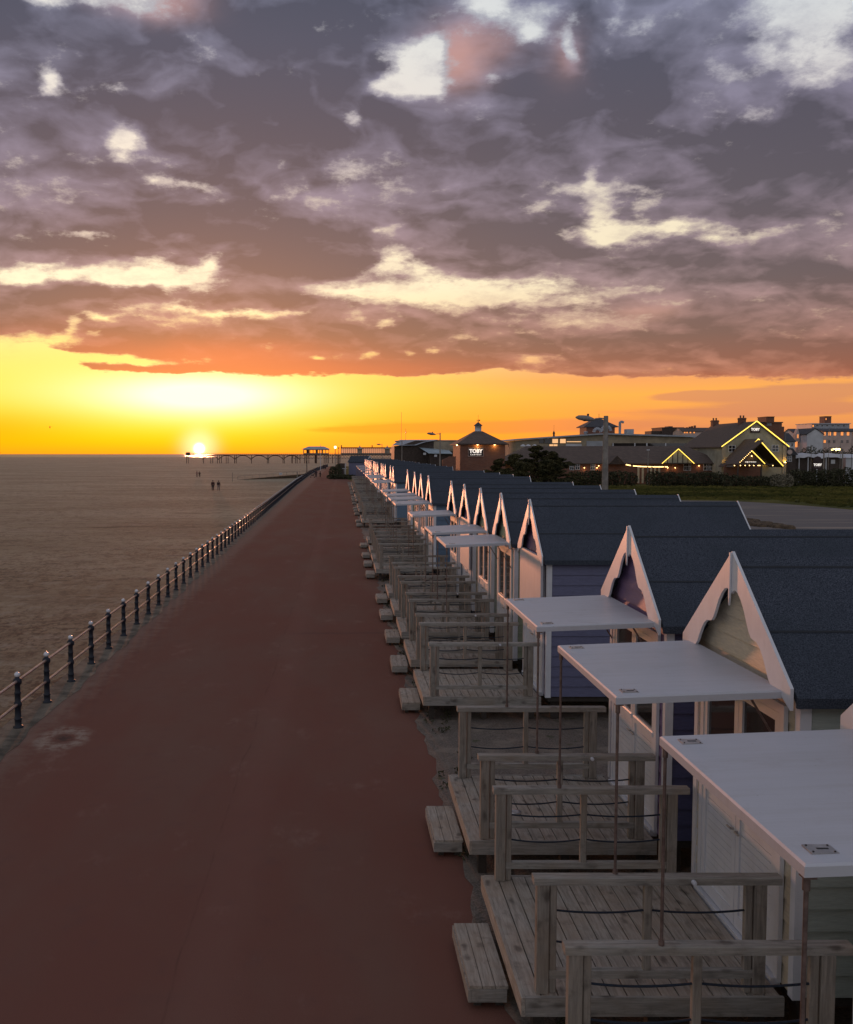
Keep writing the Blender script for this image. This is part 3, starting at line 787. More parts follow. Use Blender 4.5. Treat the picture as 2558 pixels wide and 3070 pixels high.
# raised canopy / lowered shutter, same board hinged at HX-ish, z 3.03
def canopy_mesh(hw):
    mb = MB()
    x0, x1 = 2.27, HX - 0.10
    def zz(x): return 2.985 + (x - x0) / (x1 - x0) * 0.055
    t = 0.022; e = 0.066
    v = [(x0, -hw, zz(x0)), (x1, -hw, zz(x1)), (x1, hw, zz(x1)), (x0, hw, zz(x0))]
    # top sheet with a bevelled lip and a hollow underside frame
    b = 0.012
    top = [(x0 + b, -hw + b, zz(x0)), (x1 - b, -hw + b, zz(x1)), (x1 - b, hw - b, zz(x1)), (x0 + b, hw - b, zz(x0))]
    rim = [(p[0], p[1], p[2] - b) for p in v]
    low_ = [(p[0], p[1], p[2] - e) for p in v]
    inn = [(x0 + 0.06, -hw + 0.06, zz(x0) - e), (x1 - 0.06, -hw + 0.06, zz(x1) - e), (x1 - 0.06, hw - 0.06, zz(x1) - e), (x0 + 0.06, hw - 0.06, zz(x0) - e)]
    inu = [(p[0], p[1], p[2] + e - t) for p in inn]
    vs = top + rim + low_ + inn + inu
    fs = [(0, 1, 2, 3)]
    for k_ in range(4):
        n_ = (k_ + 1) % 4
        fs += [(k_, 4 + k_, 4 + n_, n_), (4 + k_, 8 + k_, 8 + n_, 4 + n_), (8 + k_, 12 + k_, 12 + n_, 8 + n_), (12 + k_, 16 + k_, 16 + n_, 12 + n_)]
    fs.append((19, 18, 17, 16))
    mb.add(vs, fs); return mb
can_me = canopy_mesh(1.10).mesh('canopy', M['canopy']); fix_normals(can_me)
def plate(y):
    mb = MB(); x0, x1 = 2.36, 2.50; z = 2.985 + 0.006
    mb.box(x0, x1, y - 0.055, y + 0.055, z - 0.004, z + 0.006)
    mb2 = MB().box(x0 + 0.05, x1 - 0.03, y - 0.007, y + 0.007, z + 0.0062, z + 0.008)
    for sx in (0.015, 0.125):
        for sy in (-0.04, 0.04): mb2.box(x0 + sx - 0.004, x0 + sx + 0.004, y + sy - 0.004, y + sy + 0.004, z + 0.0062, z + 0.010)
    return mb, mb2
plates = []
for y_ in (-0.93, 0.93):
    a, b_ = plate(y_); a = a.mesh('latch_plate', M['steel']); b_ = b_.mesh('slot', M['black']); fix_normals(a); fix_normals(b_); plates.append((a, b_))
def rod_mesh(y):
    mb = MB(); mb.tube((2.30, y, 1.40), (2.30, y, 2.93), 0.0125, n=8)
    mb.tube((2.30, y, 2.84), (2.30, y, 2.925), 0.020, n=8).box(2.275, 2.34, y - 0.03, y + 0.03, 2.905, 2.925).tube((2.30, y, 1.46), (2.30, y, 1.50), 0.022, n=8)
    return mb
rods = [rod_mesh(y_).mesh('support_rod', M['rod']) for y_ in (-1.06, 1.06)]
stay = []
for y_ in (-1.0, 1.0):
    stay.append(MB().tube((HX - 0.06, y_, 2.45), (3.42, y_, 2.97), 0.010, n=6).mesh('stay', M['rod']))
shut_me = MB().box(HX - 0.13, HX - 0.085, -1.08, 1.08, 1.60, 3.02).box(HX - 0.135, HX - 0.075, -1.10, 1.10, 3.02, 3.05).mesh('shutter', M['canopy']); fix_normals(shut_me)

ORD = ['first', 'second', 'third', 'fourth', 'fifth', 'sixth', 'seventh', 'eighth', 'ninth', 'tenth', 'eleventh', 'twelfth', 'thirteenth', 'fourteenth', 'fifteenth', 'sixteenth',
       'seventeenth', 'eighteenth', 'nineteenth', 'twentieth', 'twenty-first', 'twenty-second', 'twenty-third', 'twenty-fourth', 'twenty-fifth', 'twenty-sixth', 'twenty-seventh', 'twenty-eighth']
CNAME = {'cream': 'cream', 'sage': 'pale sage', 'lilac': 'lilac blue', 'indigo': 'indigo', 'purple': 'purple', 'blue': 'slate blue', 'green': 'pale green'}
# (distance, side colour, front colour, canopy?, x shift, z shift)
HUTS = [(5.78, 'sage', 'cream', 1, 0, 0), (9.10, 'sage', 'cream', 1, 0, 0), (12.42, 'indigo', 'purple', 1, 0, .0), (19.15, 'lilac', 'purple', 0, 0.02, .03),
        (22.50, 'green', 'green', 1, 0, .02), (25.85, 'sage', 'green', 1, 0, .02), (29.3, 'cream', 'purple', 0, 0, .02), (32.8, 'blue', 'blue', 1, 0, .02),
        (39.3, 'blue', 'purple', 1, -.2, .06), (43.2, 'cream', 'cream', 1, -.2, .06), (46.9, 'sage', 'purple', 1, -.2, .07), (52.1, 'green', 'cream', 1, -.2, .08),
        (67.0, 'blue', 'blue', 1, -.2, .1), (70.8, 'cream', 'purple', 1, -.2, .1), (79.5, 'blue', 'cream', 1, -.2, .12), (83.8, 'sage', 'sage', 1, -.2, .12), (87.5, 'cream', 'cream', 1, -.2, .12),
        (96.5, 'lilac', 'blue', 1, -.2, .14), (101.7, 'cream', 'cream', 0, -.2, .15), (105.6, 'green', 'cream', 0, -.2, .15), (109.8, 'sage', 'cream', 1, -.2, .15),
        (119.8, 'blue', 'blue', 1, -.2, .18), (124.5, 'cream', 'cream', 0, -.2, .18), (129.4, 'sage', 'sage', 1, -.2, .18), (135.6, 'cream', 'cream', 0, -.2, .2), (140.0, 'lilac', 'cream', 1, -.2, .2),
        (146.6, 'sage', 'cream', 0, -.2, .2), (151.0, 'blue', 'cream', 1, -.2, .2)]

# deck pieces (about the hut's centre line)
def deck_boards():
    mb = MB(); x = 1.53; i = 0
    # wide edge boards, then floor boards running along the promenade
    while x < 3.66:
        w = min(0.142, 3.685 - x)
        z = 0.45 - (0.002 if i % 2 else 0)
        mb.box(x, x + w - 0.009, -1.155, 1.155, z - 0.03, z)
        x += 0.145; i += 1
    return mb
deck_me = deck_boards().mesh('floor_boards', M['wood_y']); fix_normals(deck_me)
fas_me = MB().box(1.495, 1.528, -1.19, 1.19, 0.29, 0.452).mesh('fascia', M['wood_y']); fix_normals(fas_me)
fas2_mes = []
for (ya, yb) in ((-1.192, -1.158), (1.158, 1.192)):
    m_ = MB().box(1.53, 3.70, ya, yb, 0.29, 0.454).mesh('fascia', M['wood_x']); fix_normals(m_); fas2_mes.append(m_)
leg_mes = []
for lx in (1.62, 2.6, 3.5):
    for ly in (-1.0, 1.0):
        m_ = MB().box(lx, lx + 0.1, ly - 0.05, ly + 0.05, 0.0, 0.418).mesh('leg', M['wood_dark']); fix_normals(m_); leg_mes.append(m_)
def bevel_post(x0, x1, y0, y1, z0, z1_):
    b = 0.006; mb = MB()
    mb.prism([(x0 + b, y0), (x1 - b, y0), (x1, y0 + b), (x1, y1 - b), (x1 - b, y1), (x0 + b, y1), (x0, y1 - b), (x0, y0 + b)], 2, z0, z1_)
    return mb
def rail_parts(y):
    """one side balustrade: posts, top rail, bottom rail, ropes"""
    out = []
    def P_(nm, mb, mat): me = mb.mesh(nm, mat); fix_normals(me); out.append((nm, me))
    h = 0.045
    P_('post', bevel_post(1.63, 1.735, y - h, y + h, 0.454, 1.395), M['wood_z'])
    P_('post', bevel_post(1.742, 1.80, y - h + 0.02, y + h - 0.01, 0.454, 1.39), M['wood_z'])
    P_('post', bevel_post(2.535, 2.60, y - 0.03, y + 0.03, 0.65, 1.395), M['wood_z'])
    P_('post', bevel_post(3.385, 3.45, y - h + 0.02, y + h - 0.01, 0.454, 1.39), M['wood_z'])
    P_('post', bevel_post(3.456, 3.56, y - h, y + h, 0.454, 1.395), M['wood_z'])
    P_('top_rail', MB().prism([(y - 0.056, 1.397), (y + 0.056, 1.397), (y + 0.056, 1.455), (y + 0.048, 1.462), (y - 0.048, 1.462), (y - 0.056, 1.455)], 0, 1.60, 3.68), M['wood_x'])
    P_('bottom_rail', bevel_post(1.735, 3.46, y - 0.032, y + 0.032, 0.58, 0.65), M['wood_x'])
    for z, sg in ((1.16, 0.022), (0.89, 0.03)):
        for a, b_ in ((1.80, 2.535), (2.60, 3.385)):
            pts = [(a + (b_ - a) * t / 10, y, z - sg * 4 * (t / 10) * (1 - t / 10)) for t in range(11)]
            P_('rope', MB().path(pts, 0.0095, 6), M['rope'])
    return out
bal = [rail_parts(-1.09), rail_parts(1.09)]
cleat_me = MB().tube((2.93, -1.15, 1.43), (2.93, -1.185, 1.43), 0.020, n=12).tube((2.93, -1.185, 1.43), (2.93, -1.20, 1.43), 0.012, n=12).mesh('cleat', M['ball'])
# steps
st_boards = MB()
for i in range(3): st_boards.box(1.155 + i * 0.118, 1.155 + i * 0.118 + 0.112, -0.59, 0.59, 0.185, 0.215)
step_top = st_boards.mesh('tread', M['wood_y']); fix_normals(step_top)
step_f = MB().box(1.14, 1.168, -0.605, 0.605, 0.07, 0.184).box(1.17, 1.49, -0.605, -0.577, 0.07, 0.184).box(1.17, 1.49, 0.577, 0.605, 0.07, 0.184).mesh('riser', M['wood_x']); fix_normals(step_f)
step_l = MB()
for sx in (1.20, 1.40):
    for sy in (-0.5, 0.5): step_l.box(sx, sx + 0.07, sy - 0.04, sy + 0.04, 0.004, 0.184)
step_l_me = step_l.mesh('foot', M['wood_dark']); fix_normals(step_l_me)

def drift(Y):      # decks bend slightly seaward with distance
    return -0.20 if Y > 38 else 0.0
rk = random.Random(11)
for i, (Y, sc_, fc_, can, xs, zs) in enumerate(HUTS):
    o_ = ORD[i]
    state = 'raised white canopy' if can else 'closed white shutter'
    hut = thing('beach_hut', '%s beach hut with %s cladding and %s, counted from the camera' % (o_, CNAME[sc_], state), 'beach hut', (xs, Y, zs), rk.uniform(-.003, .003) if i > 2 else 0, 'beach huts in a row along the promenade')
    for nm, me in (('side_wall', side_near), ('side_wall', side_far), ('back_wall', back_me)): put_mesh(nm, me, hut, mat=CL[sc_])
    put_mesh('front_wall', front_me, hut, mat=CL[fc_]); put_mesh('gable_wall', gable_me, hut, mat=CL[fc_])
    put_mesh('floor_frame', floor_me, hut)
    for m_ in corner_mes: put_mesh('corner_board', m_, hut)
    rf = put_mesh('roof', roof_me, hut); put_mesh('roof_seam', seam_me, rf)
    bg_ = put_mesh('bargeboard', barge_me, hut); put_mesh('finial', fin_me, bg_); put_mesh('bargeboard', verge_me, hut)
    put_mesh('door_frame', frame_me, hut)
    for (me, gl, hd) in door_mes:
        d_ = put_mesh('door', me, hut); put_mesh('pane', gl, d_); put_mesh('handle', hd, d_)
    if can:
        cn = put_mesh('canopy', can_me, hut, (0, 0, 0))
        if i < 12:
            for a, b_ in plates:
                pl_ = put_mesh('latch_plate', a, cn)
                put_mesh('slot', b_, cn)
        for r_ in rods: put_mesh('support_rod', r_, hut)
        for r_ in stay: put_mesh('stay', r_, hut)
    else: put_mesh('shutter', shut_me, hut)
    dk = thing('timber_deck', 'weathered timber deck with rope balustrades at the front of the %s beach hut' % o_, 'deck', (drift(Y), Y, zs * 0.6), rk.uniform(-.004, .004), 'timber decks in front of the beach huts')
    put_mesh('floor_boards', deck_me, dk); put_mesh('fascia', fas_me, dk); [put_mesh('fascia', m_, dk) for m_ in fas2_mes]
    for m_ in leg_mes: put_mesh('leg', m_, dk)
    for sd_ in bal:
        for nm, me in sd_: put_mesh(nm, me, dk)
    if i < 6: put_mesh('cleat', cleat_me, dk)
    st_ = thing('timber_step', 'low slatted timber step against the deck of the %s beach hut' % o_, 'step', (drift(Y) + rk.uniform(-.02, .005), Y + rk.uniform(-.05, .05) * (i > 2), rk.uniform(-.012, .005)), rk.uniform(-.012, .012), 'timber steps beside the promenade')
    put_mesh('tread', step_top, st_); put_mesh('riser', step_f, st_); put_mesh('foot', step_l_me, st_)
# round drain plate lying on the second deck
dp = obj('drain_plate', MB().lathe([(0.001, 0.012), (0.03, 0.012), (0.045, 0.016), (0.085, 0.016), (0.09, 0.0)], (0, 0, 0), 20), M['steel']); dp.location = (2.23, 10.45, 0.452)
dp.location = (2.18, 12.15, 0.452)
tag(dp, 'flat round metal plate lying on the deck of the third beach hut', 'plate')
#@@END_HUTS

# ================================================================== street lamps behind the huts
def lamp_head(mb, p, d, L):
    """cobra head lantern: slim flattened body pointing along -X"""
    x, y, z = p
    prof = [(0.0, 0.05), (0.12, 0.10), (0.35, 0.17), (0.62, 0.16), (0.85, 0.13), (1.0, 0.04)]
    n = 12; vs = []
    for t, r in prof:
        for i in range(n):
            a = 2 * PI * i / n
            vs.append((x - t * L, y + math.cos(a) * r * 1.1, z + math.sin(a) * r * (1.0 if math.sin(a) > 0 else 0.75) + t * L * 0.12))
    fs = [(k * n + i, k * n + (i + 1) % n, (k + 1) * n + (i + 1) % n, (k + 1) * n + i) for k in range(len(prof) - 1) for i in range(n)]
    mb.add(vs, fs, True); return mb
def street_lamp(px, Y, ztop, arm, label, concrete=False, w0=0.09, w1=0.06):
    t = thing('street_lamp', label, 'street lamp', (wx(px, Y), Y, 0), 0, 'street lamps behind the beach huts')
    if concrete:
        obj('column_foot', MB().tube((0, 0, 0), (0, 0, 3.0), 0.205, 0.18, 8), M['concrete_low'], t)
        obj('column', MB().tube((0, 0, 3.001), (0, 0, ztop), 0.175, 0.115, 8), M['concrete_post'], t)
    else:
        obj('column', MB().tube((0, 0, 0), (0, 0, ztop * 0.35), w0 * 1.5, w0 * 1.4, 8).tube((0, 0, ztop * 0.35), (0, 0, ztop), w0, w1, 8), M['lampgrey'], t)
    z = ztop - 0.16
    obj('arm', MB().path([(0, 0, z), (-arm * 0.5, 0, z + 0.04), (-arm, 0, z - 0.02)], 0.035, 6), M['lampgrey'], t)
    L = 0.98
    hd = obj('lantern', lamp_head(MB(), (-arm + 0.05, 0, z - 0.04), 0, L), M['lampgrey'], t)
    obj('lens', MB().lathe([(0.001, -0.10), (0.10, -0.085), (0.15, -0.03), (0.15, 0.0)], (-arm - 0.45, 0, z - 0.02), 12), M['glass'], hd)
    obj('sensor', MB().lathe([(0.05, 0.0), (0.06, 0.10), (0.001, 0.13)], (-arm - 0.30, 0, z + 0.15), 8), M['black'], hd)
    return t
street_lamp(1814, 50, 6.95, 0.62, 'tall street lamp on a thick tapered concrete column right of the evergreen trees', True)
street_lamp(1319, 110, 7.4, 0.55, 'thin grey street lamp just left of the brick building with the roof cupola')
street_lamp(1205, 170, 7.3, 0.35, 'small grey street lamp in front of the low metal-roofed building')
street_lamp(1145.5, 226, 7.35, 0.35, 'tiny far street lamp to the right of the pier arcade')

# ================================================================== generic building helpers
def window(parent, x, y, z, w, h, mat_pane, frame=None, bars=(1, 1), face=-1, axis=1):
    """frame proud of the wall with its pane as a sub-part; axis=1: wall faces -Y, axis=0: wall faces -X"""
    fr = frame or M['white_board']; b = 0.07
    def bx(mb, u0, u1, d0, d1, z0, z1_):
        if axis == 1: mb.box(x + u0, x + u1, y + d0, y + d1, z0, z1_)
        else: mb.box(x + d0, x + d1, y + u0, y + u1, z0, z1_)
    mb = MB()
    bx(mb, -w/2, w/2, -0.06, 0.0, z - h/2, z - h/2 + b); bx(mb, -w/2, w/2, -0.06, 0.0, z + h/2 - b, z + h/2)
    bx(mb, -w/2, -w/2 + b, -0.06, 0.0, z - h/2 + b, z + h/2 - b); bx(mb, w/2 - b, w/2, -0.06, 0.0, z - h/2 + b, z + h/2 - b)
    for i in range(bars[0]):
        u = -w/2 + (i + 1) * w / (bars[0] + 1); bx(mb, u - 0.03, u + 0.03, -0.055, 0.0, z - h/2 + b, z + h/2 - b)
    for i in range(bars[1]):
        v = z - h/2 + (i + 1) * h / (bars[1] + 1); bx(mb, -w/2 + b, w/2 - b, -0.05, 0.0, v - 0.03, v + 0.03)
    f = obj('window', mb, fr, parent)
    pm = MB(); bx(pm, -w/2 + b, w/2 - b, -0.03, -0.004, z - h/2 + b, z + h/2 - b)
    obj('pane', pm, mat_pane, f)
    return f
def gable_roof_y(x0, x1, y0, y1, ze, zr, t=0.18, over=0.3, xr=None):
    """ridge along Y"""
    xm = (x0 + x1) / 2 if xr is None else xr
    mb = MB(); s1 = (zr - ze) / (xm - x0); s2 = (zr - ze) / (x1 - xm)
    mb.prism([(x0 - over, ze - s1 * over), (xm, zr), (xm, zr - t), (x0 - over, ze - s1 * over - t)], 1, y0 - over, y1 + over)
    mb.prism([(x1 + over, ze - s2 * over), (xm, zr), (xm, zr - t), (x1 + over, ze - s2 * over - t)], 1, y0 - over, y1 + over)
    return mb
def hip_roof(x0, x1, y0, y1, ze, zr, rx0, rx1, ry0=None, ry1=None, t=0.15):
    ry0 = (y0 + y1) / 2 if ry0 is None else ry0; ry1 = ry0 if ry1 is None else ry1
    mb = MB()
    mb.add([(x0,y0,ze),(x1,y0,ze),(x1,y1,ze),(x0,y1,ze),(rx0,ry0,zr),(rx1,ry0,zr),(rx1,ry1,zr),(rx0,ry1,zr),(x0,y0,ze-t),(x1,y0,ze-t),(x1,y1,ze-t),(x0,y1,ze-t)],
           [(0,1,5,4),(1,2,6,5),(2,3,7,6),(3,0,4,7),(4,5,6,7),(0,8,9,1),(1,9,10,2),(2,10,11,3),(3,11,8,0),(8,11,10,9)])
    return mb
def strip(mb, p0, p1, r=0.06):
    return mb.tube(p0, p1, r, r, 6)
def text(parent, name, body, size, loc, mat, ext=0.02, bold=0.0, sx=1.0, axis='y'):
    cu = bpy.data.curves.new('lettering', 'FONT'); cu.body = body; cu.size = size; cu.extrude = ext; cu.offset = bold
    cu.align_x = 'CENTER'; cu.align_y = 'CENTER'; cu.resolution_u = 3
    tmp = bpy.data.objects.new('tmp', cu)
    me = bpy.data.meshes.new_from_object(tmp); bpy.data.objects.remove(tmp)
    me.materials.clear(); me.materials.append(mat)
    me.transform(Matrix.Rotation(PI / 2, 4, 'X') @ Matrix.Diagonal((sx, 1, 1, 1)))
    o = bpy.data.objects.new(name, me); C.objects.link(o); o.parent = parent; o.location = loc
    return o
def wall_lamp(parent, x, y, z, up=False, e=40, col=(1, 0.55, 0.12), size=0.14, mat='lamp_hot'):
    sh = obj('wall_lamp', MB().box(x - 0.12, x + 0.12, y - 0.20, y, z + 0.08, z + 0.14) if not up else MB().lathe([(0.10, -0.2), (0.14, 0.0), (0.12, 0.0)], (x, y - 0.16, z), 8), M['black'], parent)
    obj('bulb', MB().lathe([(0.001, 0.10), (size, 0.04), (size, -0.04), (0.001, -0.10)], (x, y - 0.20, z), 10), M[mat], sh)
    ld = bpy.data.lights.new('wall_light', 'POINT'); ld.energy = e; ld.color = col; ld.shadow_soft_size = 0.12
    lo = bpy.data.objects.new('wall_light', ld); C.objects.link(lo); lo.location = (x, y - 0.38, z + (0.15 if up else -0.22)); lo.parent = parent
    return sh

# ================================================================== brick restaurant block with cupola
Y0 = 150.0
t = thing('brick_restaurant_block', 'square red brick building with pyramid roof, small white cupola and a framed sign', 'building')
x0, x1 = wx(1379, Y0), wx(1514, Y0); y1 = Y0 + 9.6; ze = wz(1330, Y0)
obj('wall', MB().box(x0, x1, Y0, y1, 0, ze), M['brick'], t)
cx_, cy_ = wx(1438, Y0 + 2.5), Y0 + 4.6
rf = obj('roof', hip_roof(x0 - 0.5, x1 + 0.4, Y0 - 0.45, y1 + 0.4, ze, wz(1293, Y0) + 0.1, cx_ - 0.62, cx_ + 0.62, cy_ - 0.62, cy_ + 0.62), M['tile'], t)
zc = wz(1293, Y0) - 0.05
cu = obj('cupola', MB().lathe([(0.62, -0.1), (0.62, 0.04), (0.52, 0.05), (0.52, 0.95), (0.58, 0.96), (0.58, 1.02)], (cx_, cy_, zc), 8), M['render_white'], t)
obj('cupola_roof', MB().lathe([(0.74, 1.02), (0.70, 1.06), (0.45, 1.28), (0.16, 1.50), (0.07, 1.56), (0.04, 1.75)], (cx_, cy_, zc), 8), M['slate'], cu)
obj('weathervane', MB().tube((cx_, cy_, zc + 1.6), (cx_, cy_, zc + 2.75), 0.018, n=6).box(cx_ - 0.28, cx_ + 0.3, cy_ - 0.015, cy_ + 0.015, zc + 1.86, zc + 1.93).box(cx_ + 0.05, cx_ + 0.3, cy_ - 0.015, cy_ + 0.015, zc + 1.80, zc + 1.98).box(cx_ - 0.18, cx_ + 0.18, cy_ - 0.01, cy_ + 0.01, zc + 1.72, zc + 1.75), M['black'], cu)
obj('gutter', MB().box(x0 - 0.52, x1 + 0.42, Y0 - 0.55, Y0 - 0.47, ze - 0.16, ze - 0.02).box(x1 + 0.44, x1 + 0.5, Y0 - 0.3, Y0 - 0.2, ze - 0.55, ze - 0.02), M['blackwood'], t)
for px in (1430.5, 1481.5): wall_lamp(t, wx(px, Y0), Y0, wz(1332.5, Y0), e=26)
ll = obj('wall_lamp', MB().box(x0 - 0.2, x0 - 0.003, Y0 + 2.4, Y0 + 2.6, wz(1333, Y0) + .08, wz(1333, Y0) + .14), M['black'], t)
obj('bulb', MB().lathe([(0.001, 0.09), (0.11, 0.04), (0.11, -0.04), (0.001, -0.09)], (x0 - 0.2, Y0 + 2.5, wz(1334, Y0)), 10), M['lamp_hot'], ll)
sx_, sz_ = wx(1425.8, Y0), wz(1355.3, Y0)
sg = obj('sign_board', MB().box(sx_ - 1.17, sx_ + 1.17, Y0 - 0.12, Y0 - 0.003, sz_ - 0.63, sz_ + 0.63), M['signdark'], t)
obj('sign_border', MB().box(sx_ - 1.20, sx_ + 1.20, Y0 - 0.15, Y0 - 0.122, sz_ + 0.60, sz_ + 0.66).box(sx_ - 1.20, sx_ + 1.20, Y0 - 0.15, Y0 - 0.122, sz_ - 0.66, sz_ - 0.60).box(sx_ - 1.20, sx_ - 1.15, Y0 - 0.15, Y0 - 0.122, sz_ - 0.60, sz_ + 0.60).box(sx_ + 1.15, sx_ + 1.20, Y0 - 0.15, Y0 - 0.122, sz_ - 0.60, sz_ + 0.60), M['render_pink'], sg)
text(sg, 'lettering', 'TOBY', 0.78, (sx_, Y0 - 0.15, sz_ + 0.14), M['signtext'], 0.02, 0.035, 0.98)
text(sg, 'lettering', 'C A R V E R Y', 0.27, (sx_, Y0 - 0.15, sz_ - 0.38), M['signtext'], 0.01, 0.006, 1.05)

# ================================================================== long tiled restaurant wing
Y1 = 165.0
t = thing('restaurant_wing', 'long low restaurant wing with dark brown tiled roof, white windows and small yellow-lit gables', 'building')
xa, xb = wx(1516, Y1), wx(2150, Y1); ze = wz(1388, 162); zr = wz(1337, 168)
obj('wall', MB().box(xa + .3, xb - .3, 162.4, 173.6, 0, ze), M['brick'], t)
obj('roof', hip_roof(xa - 1.0, xb + 0.3, 161.8, 174.2, ze, zr, xa + 4, xb - 4.4, 168), M['tile'], t)
# small dark-framed gable beside the lamp column
def small_gable(apx, apy, lx, rx, fy, Yf, led, wallm):
    xm = wx(apx, Yf); xl = wx(lx, Yf); xr_ = wx(rx, Yf); zt_ = wz(apy, Yf); zf = wz(fy, Yf)
    half = (xr_ - xl) / 2; xm = (xl + xr_) / 2
    mb = MB().prism([(xm - half, zf), (xm + half, zf), (xm, zt_)], 1, Yf, Yf + 3.5)
    g = obj('porch_gable', mb, wallm, t)
    obj('porch_roof', gable_roof_y(xm - half, xm + half, Yf + 0.05, Yf + 5.0, zf, zt_ + 0.05, 0.12, 0.12), M['tile'], g)
    tb = MB()
    for k_ in range(-2, 3):
        if abs(k_) < 2 or half > 2: tb.box(xm + k_ * half * 0.33 - 0.06, xm + k_ * half * 0.33 + 0.06, Yf - 0.05, Yf - 0.003, zf, zf + (zt_ - zf) * (1 - abs(k_) * 0.33) - 0.2)
    tb.box(xm - half, xm + half, Yf - 0.06, Yf - 0.003, zf - 0.18, zf - 0.003)
    obj('timber_frame', tb, M['blackwood'], g)
    if led:
        obj('light_strip', strip(MB(), (xm - half - .1, Yf - 0.30, zf - .12), (xm, Yf - 0.30, zt_ + .03), 0.055).tube((xm, Yf - 0.30, zt_ + .03), (xm + half + .1, Yf - 0.30, zf - .12), 0.055, 0.055, 6), M['led'], g)
    return g
small_gable(2030, 1346, 1984, 2077, 1387, 160.5, True, M['render'])
small_gable(1848, 1366, 1826, 1872, 1388, 160.8, False, M['blackwood'])
for px, py, w, h in ((1714, 1399, .75, 1.1), (1731, 1398, .75, 1.1), (1777, 1399, .75, 1.1), (2056, 1398, .8, 1.4), (2066, 1398, .5, 1.4), (2117, 1399, 1.0, 1.2), (2130, 1399, 1.0, 1.2)):
    window(t, wx(px, 162.4), 162.4, wz(py, 162.4), w, h, M['glass'])
for px in (1751, 1789, 1794, 2001, 2023, 2094):
    wall_lamp(t, wx(px, 162.3), 162.4, wz(1402 if px % 2 else 1396, 162.3), e=5, size=0.07, mat='bulb', col=(1, .5, .2))
bd = MB()
for px in (1912, 1925, 1950, 1962, 1974): bd.box(wx(px, 161), wx(px + 6, 161), 161.2, 161.25, 0.2, wz(1398, 161))
obj('white_boards', bd, M['render_cream'], t)
# festoon of lights strung before the wing
fs = thing('festoon_lights', 'string of warm festoon bulbs hanging before the long tiled wing', 'string lights', (0, 0, 0))
Yf = 158.5; pts = []
for i in range(41):
    u = i / 40; px = 1877 + u * 123; py = 1391.5 + 7.5 * (1 - math.exp(-u * 4)) - 1.0 * u
    pts.append((wx(px, Yf), Yf, wz(py, Yf)))
obj('cable', MB().path(pts, 0.015, 5), M['black'], fs)
rr = random.Random(3)
for i in range(0, 41):
    p = pts[i]
    if rr.random() < 0.12: continue
    obj('bulb', MB().lathe([(0.001, 0.05), (0.055, 0.0), (0.06, -0.07), (0.001, -0.14)], (p[0], p[1], p[2] - 0.02), 6), M['bulb'], fs)

# ================================================================== gabled main house of the restaurant
Y2 = 158.0
t = thing('gabled_restaurant_house', 'tall gabled restaurant house outlined in yellow light strips with two lit porch gables', 'building')
x0, x1 = wx(2165, Y2), wx(2354, Y2); xm = wx(2261.9, Y2); ze = wz(1334, Y2); zr = wz(1263, Y2); Y2b = Y2 + 18
obj('wall', MB().prism([(x0, 0), (x1, 0), (x1, ze), (xm, zr - 0.15), (x0, ze)], 1, Y2, Y2b), M['render'], t)
obj('roof', gable_roof_y(x0, x1, Y2 + 0.05, Y2b, ze, zr, 0.2, 0.35, xm), M['tile'], t)
s1 = (zr - ze) / (xm - x0); s2 = (zr - ze) / (x1 - xm)
obj('light_strip', strip(MB(), (x0 - .35, Y2 - 0.40, ze - s1 * .35), (xm, Y2 - 0.40, zr + .02), 0.075), M['led'], t)
obj('light_strip', strip(MB(), (xm, Y2 - 0.40, zr + .02), (x1 + .35, Y2 - 0.40, ze - s2 * .35), 0.075), M['led'], t)
for px in (2167, 2349): obj('pilaster', MB().box(wx(px, Y2) - .28, wx(px, Y2) + .28, Y2 - 0.18, Y2 - 0.003, 0, ze - .1), M['render_cream'], t)
for px, py in ((2192, 1344.5), (2321.5, 1344)): window(t, wx(px, Y2), Y2, wz(py, Y2), 1.12, 1.12, M['glass'])
for px, e in ((2168.5, 30), (2284, 22), (2349, 30)):
    wall_lamp(t, wx(px, Y2), Y2 - (.2 if px != 2284 else 0), wz(1386, Y2), up=True, e=e, col=(1, .52, .06), size=0.12)
sx_, sz_ = wx(2260, Y2), wz(1289.5, Y2)
sg = obj('sign_board', MB().box(sx_ - .80, sx_ + .80, Y2 - 0.12, Y2 - 0.003, sz_ - 0.42, sz_ + 0.42), M['signdark'], t)
text(sg, 'lettering', 'TOBY', 0.56, (sx_, Y2 - 0.14, sz_ + 0.10), M['signtext'], 0.02, 0.022, 0.95)
text(sg, 'lettering', 'C A R V E R Y', 0.17, (sx_, Y2 - 0.14, sz_ - 0.26), M['render_pink'], 0.01, 0.004, 1.0)
obj('round_vent', MB().tube((wx(2269.5, Y2), Y2 - .12, wz(1345, Y2)), (wx(2269.5, Y2), Y2 - .004, wz(1345, Y2)), 0.58, n=20), M['blackwood'], t)
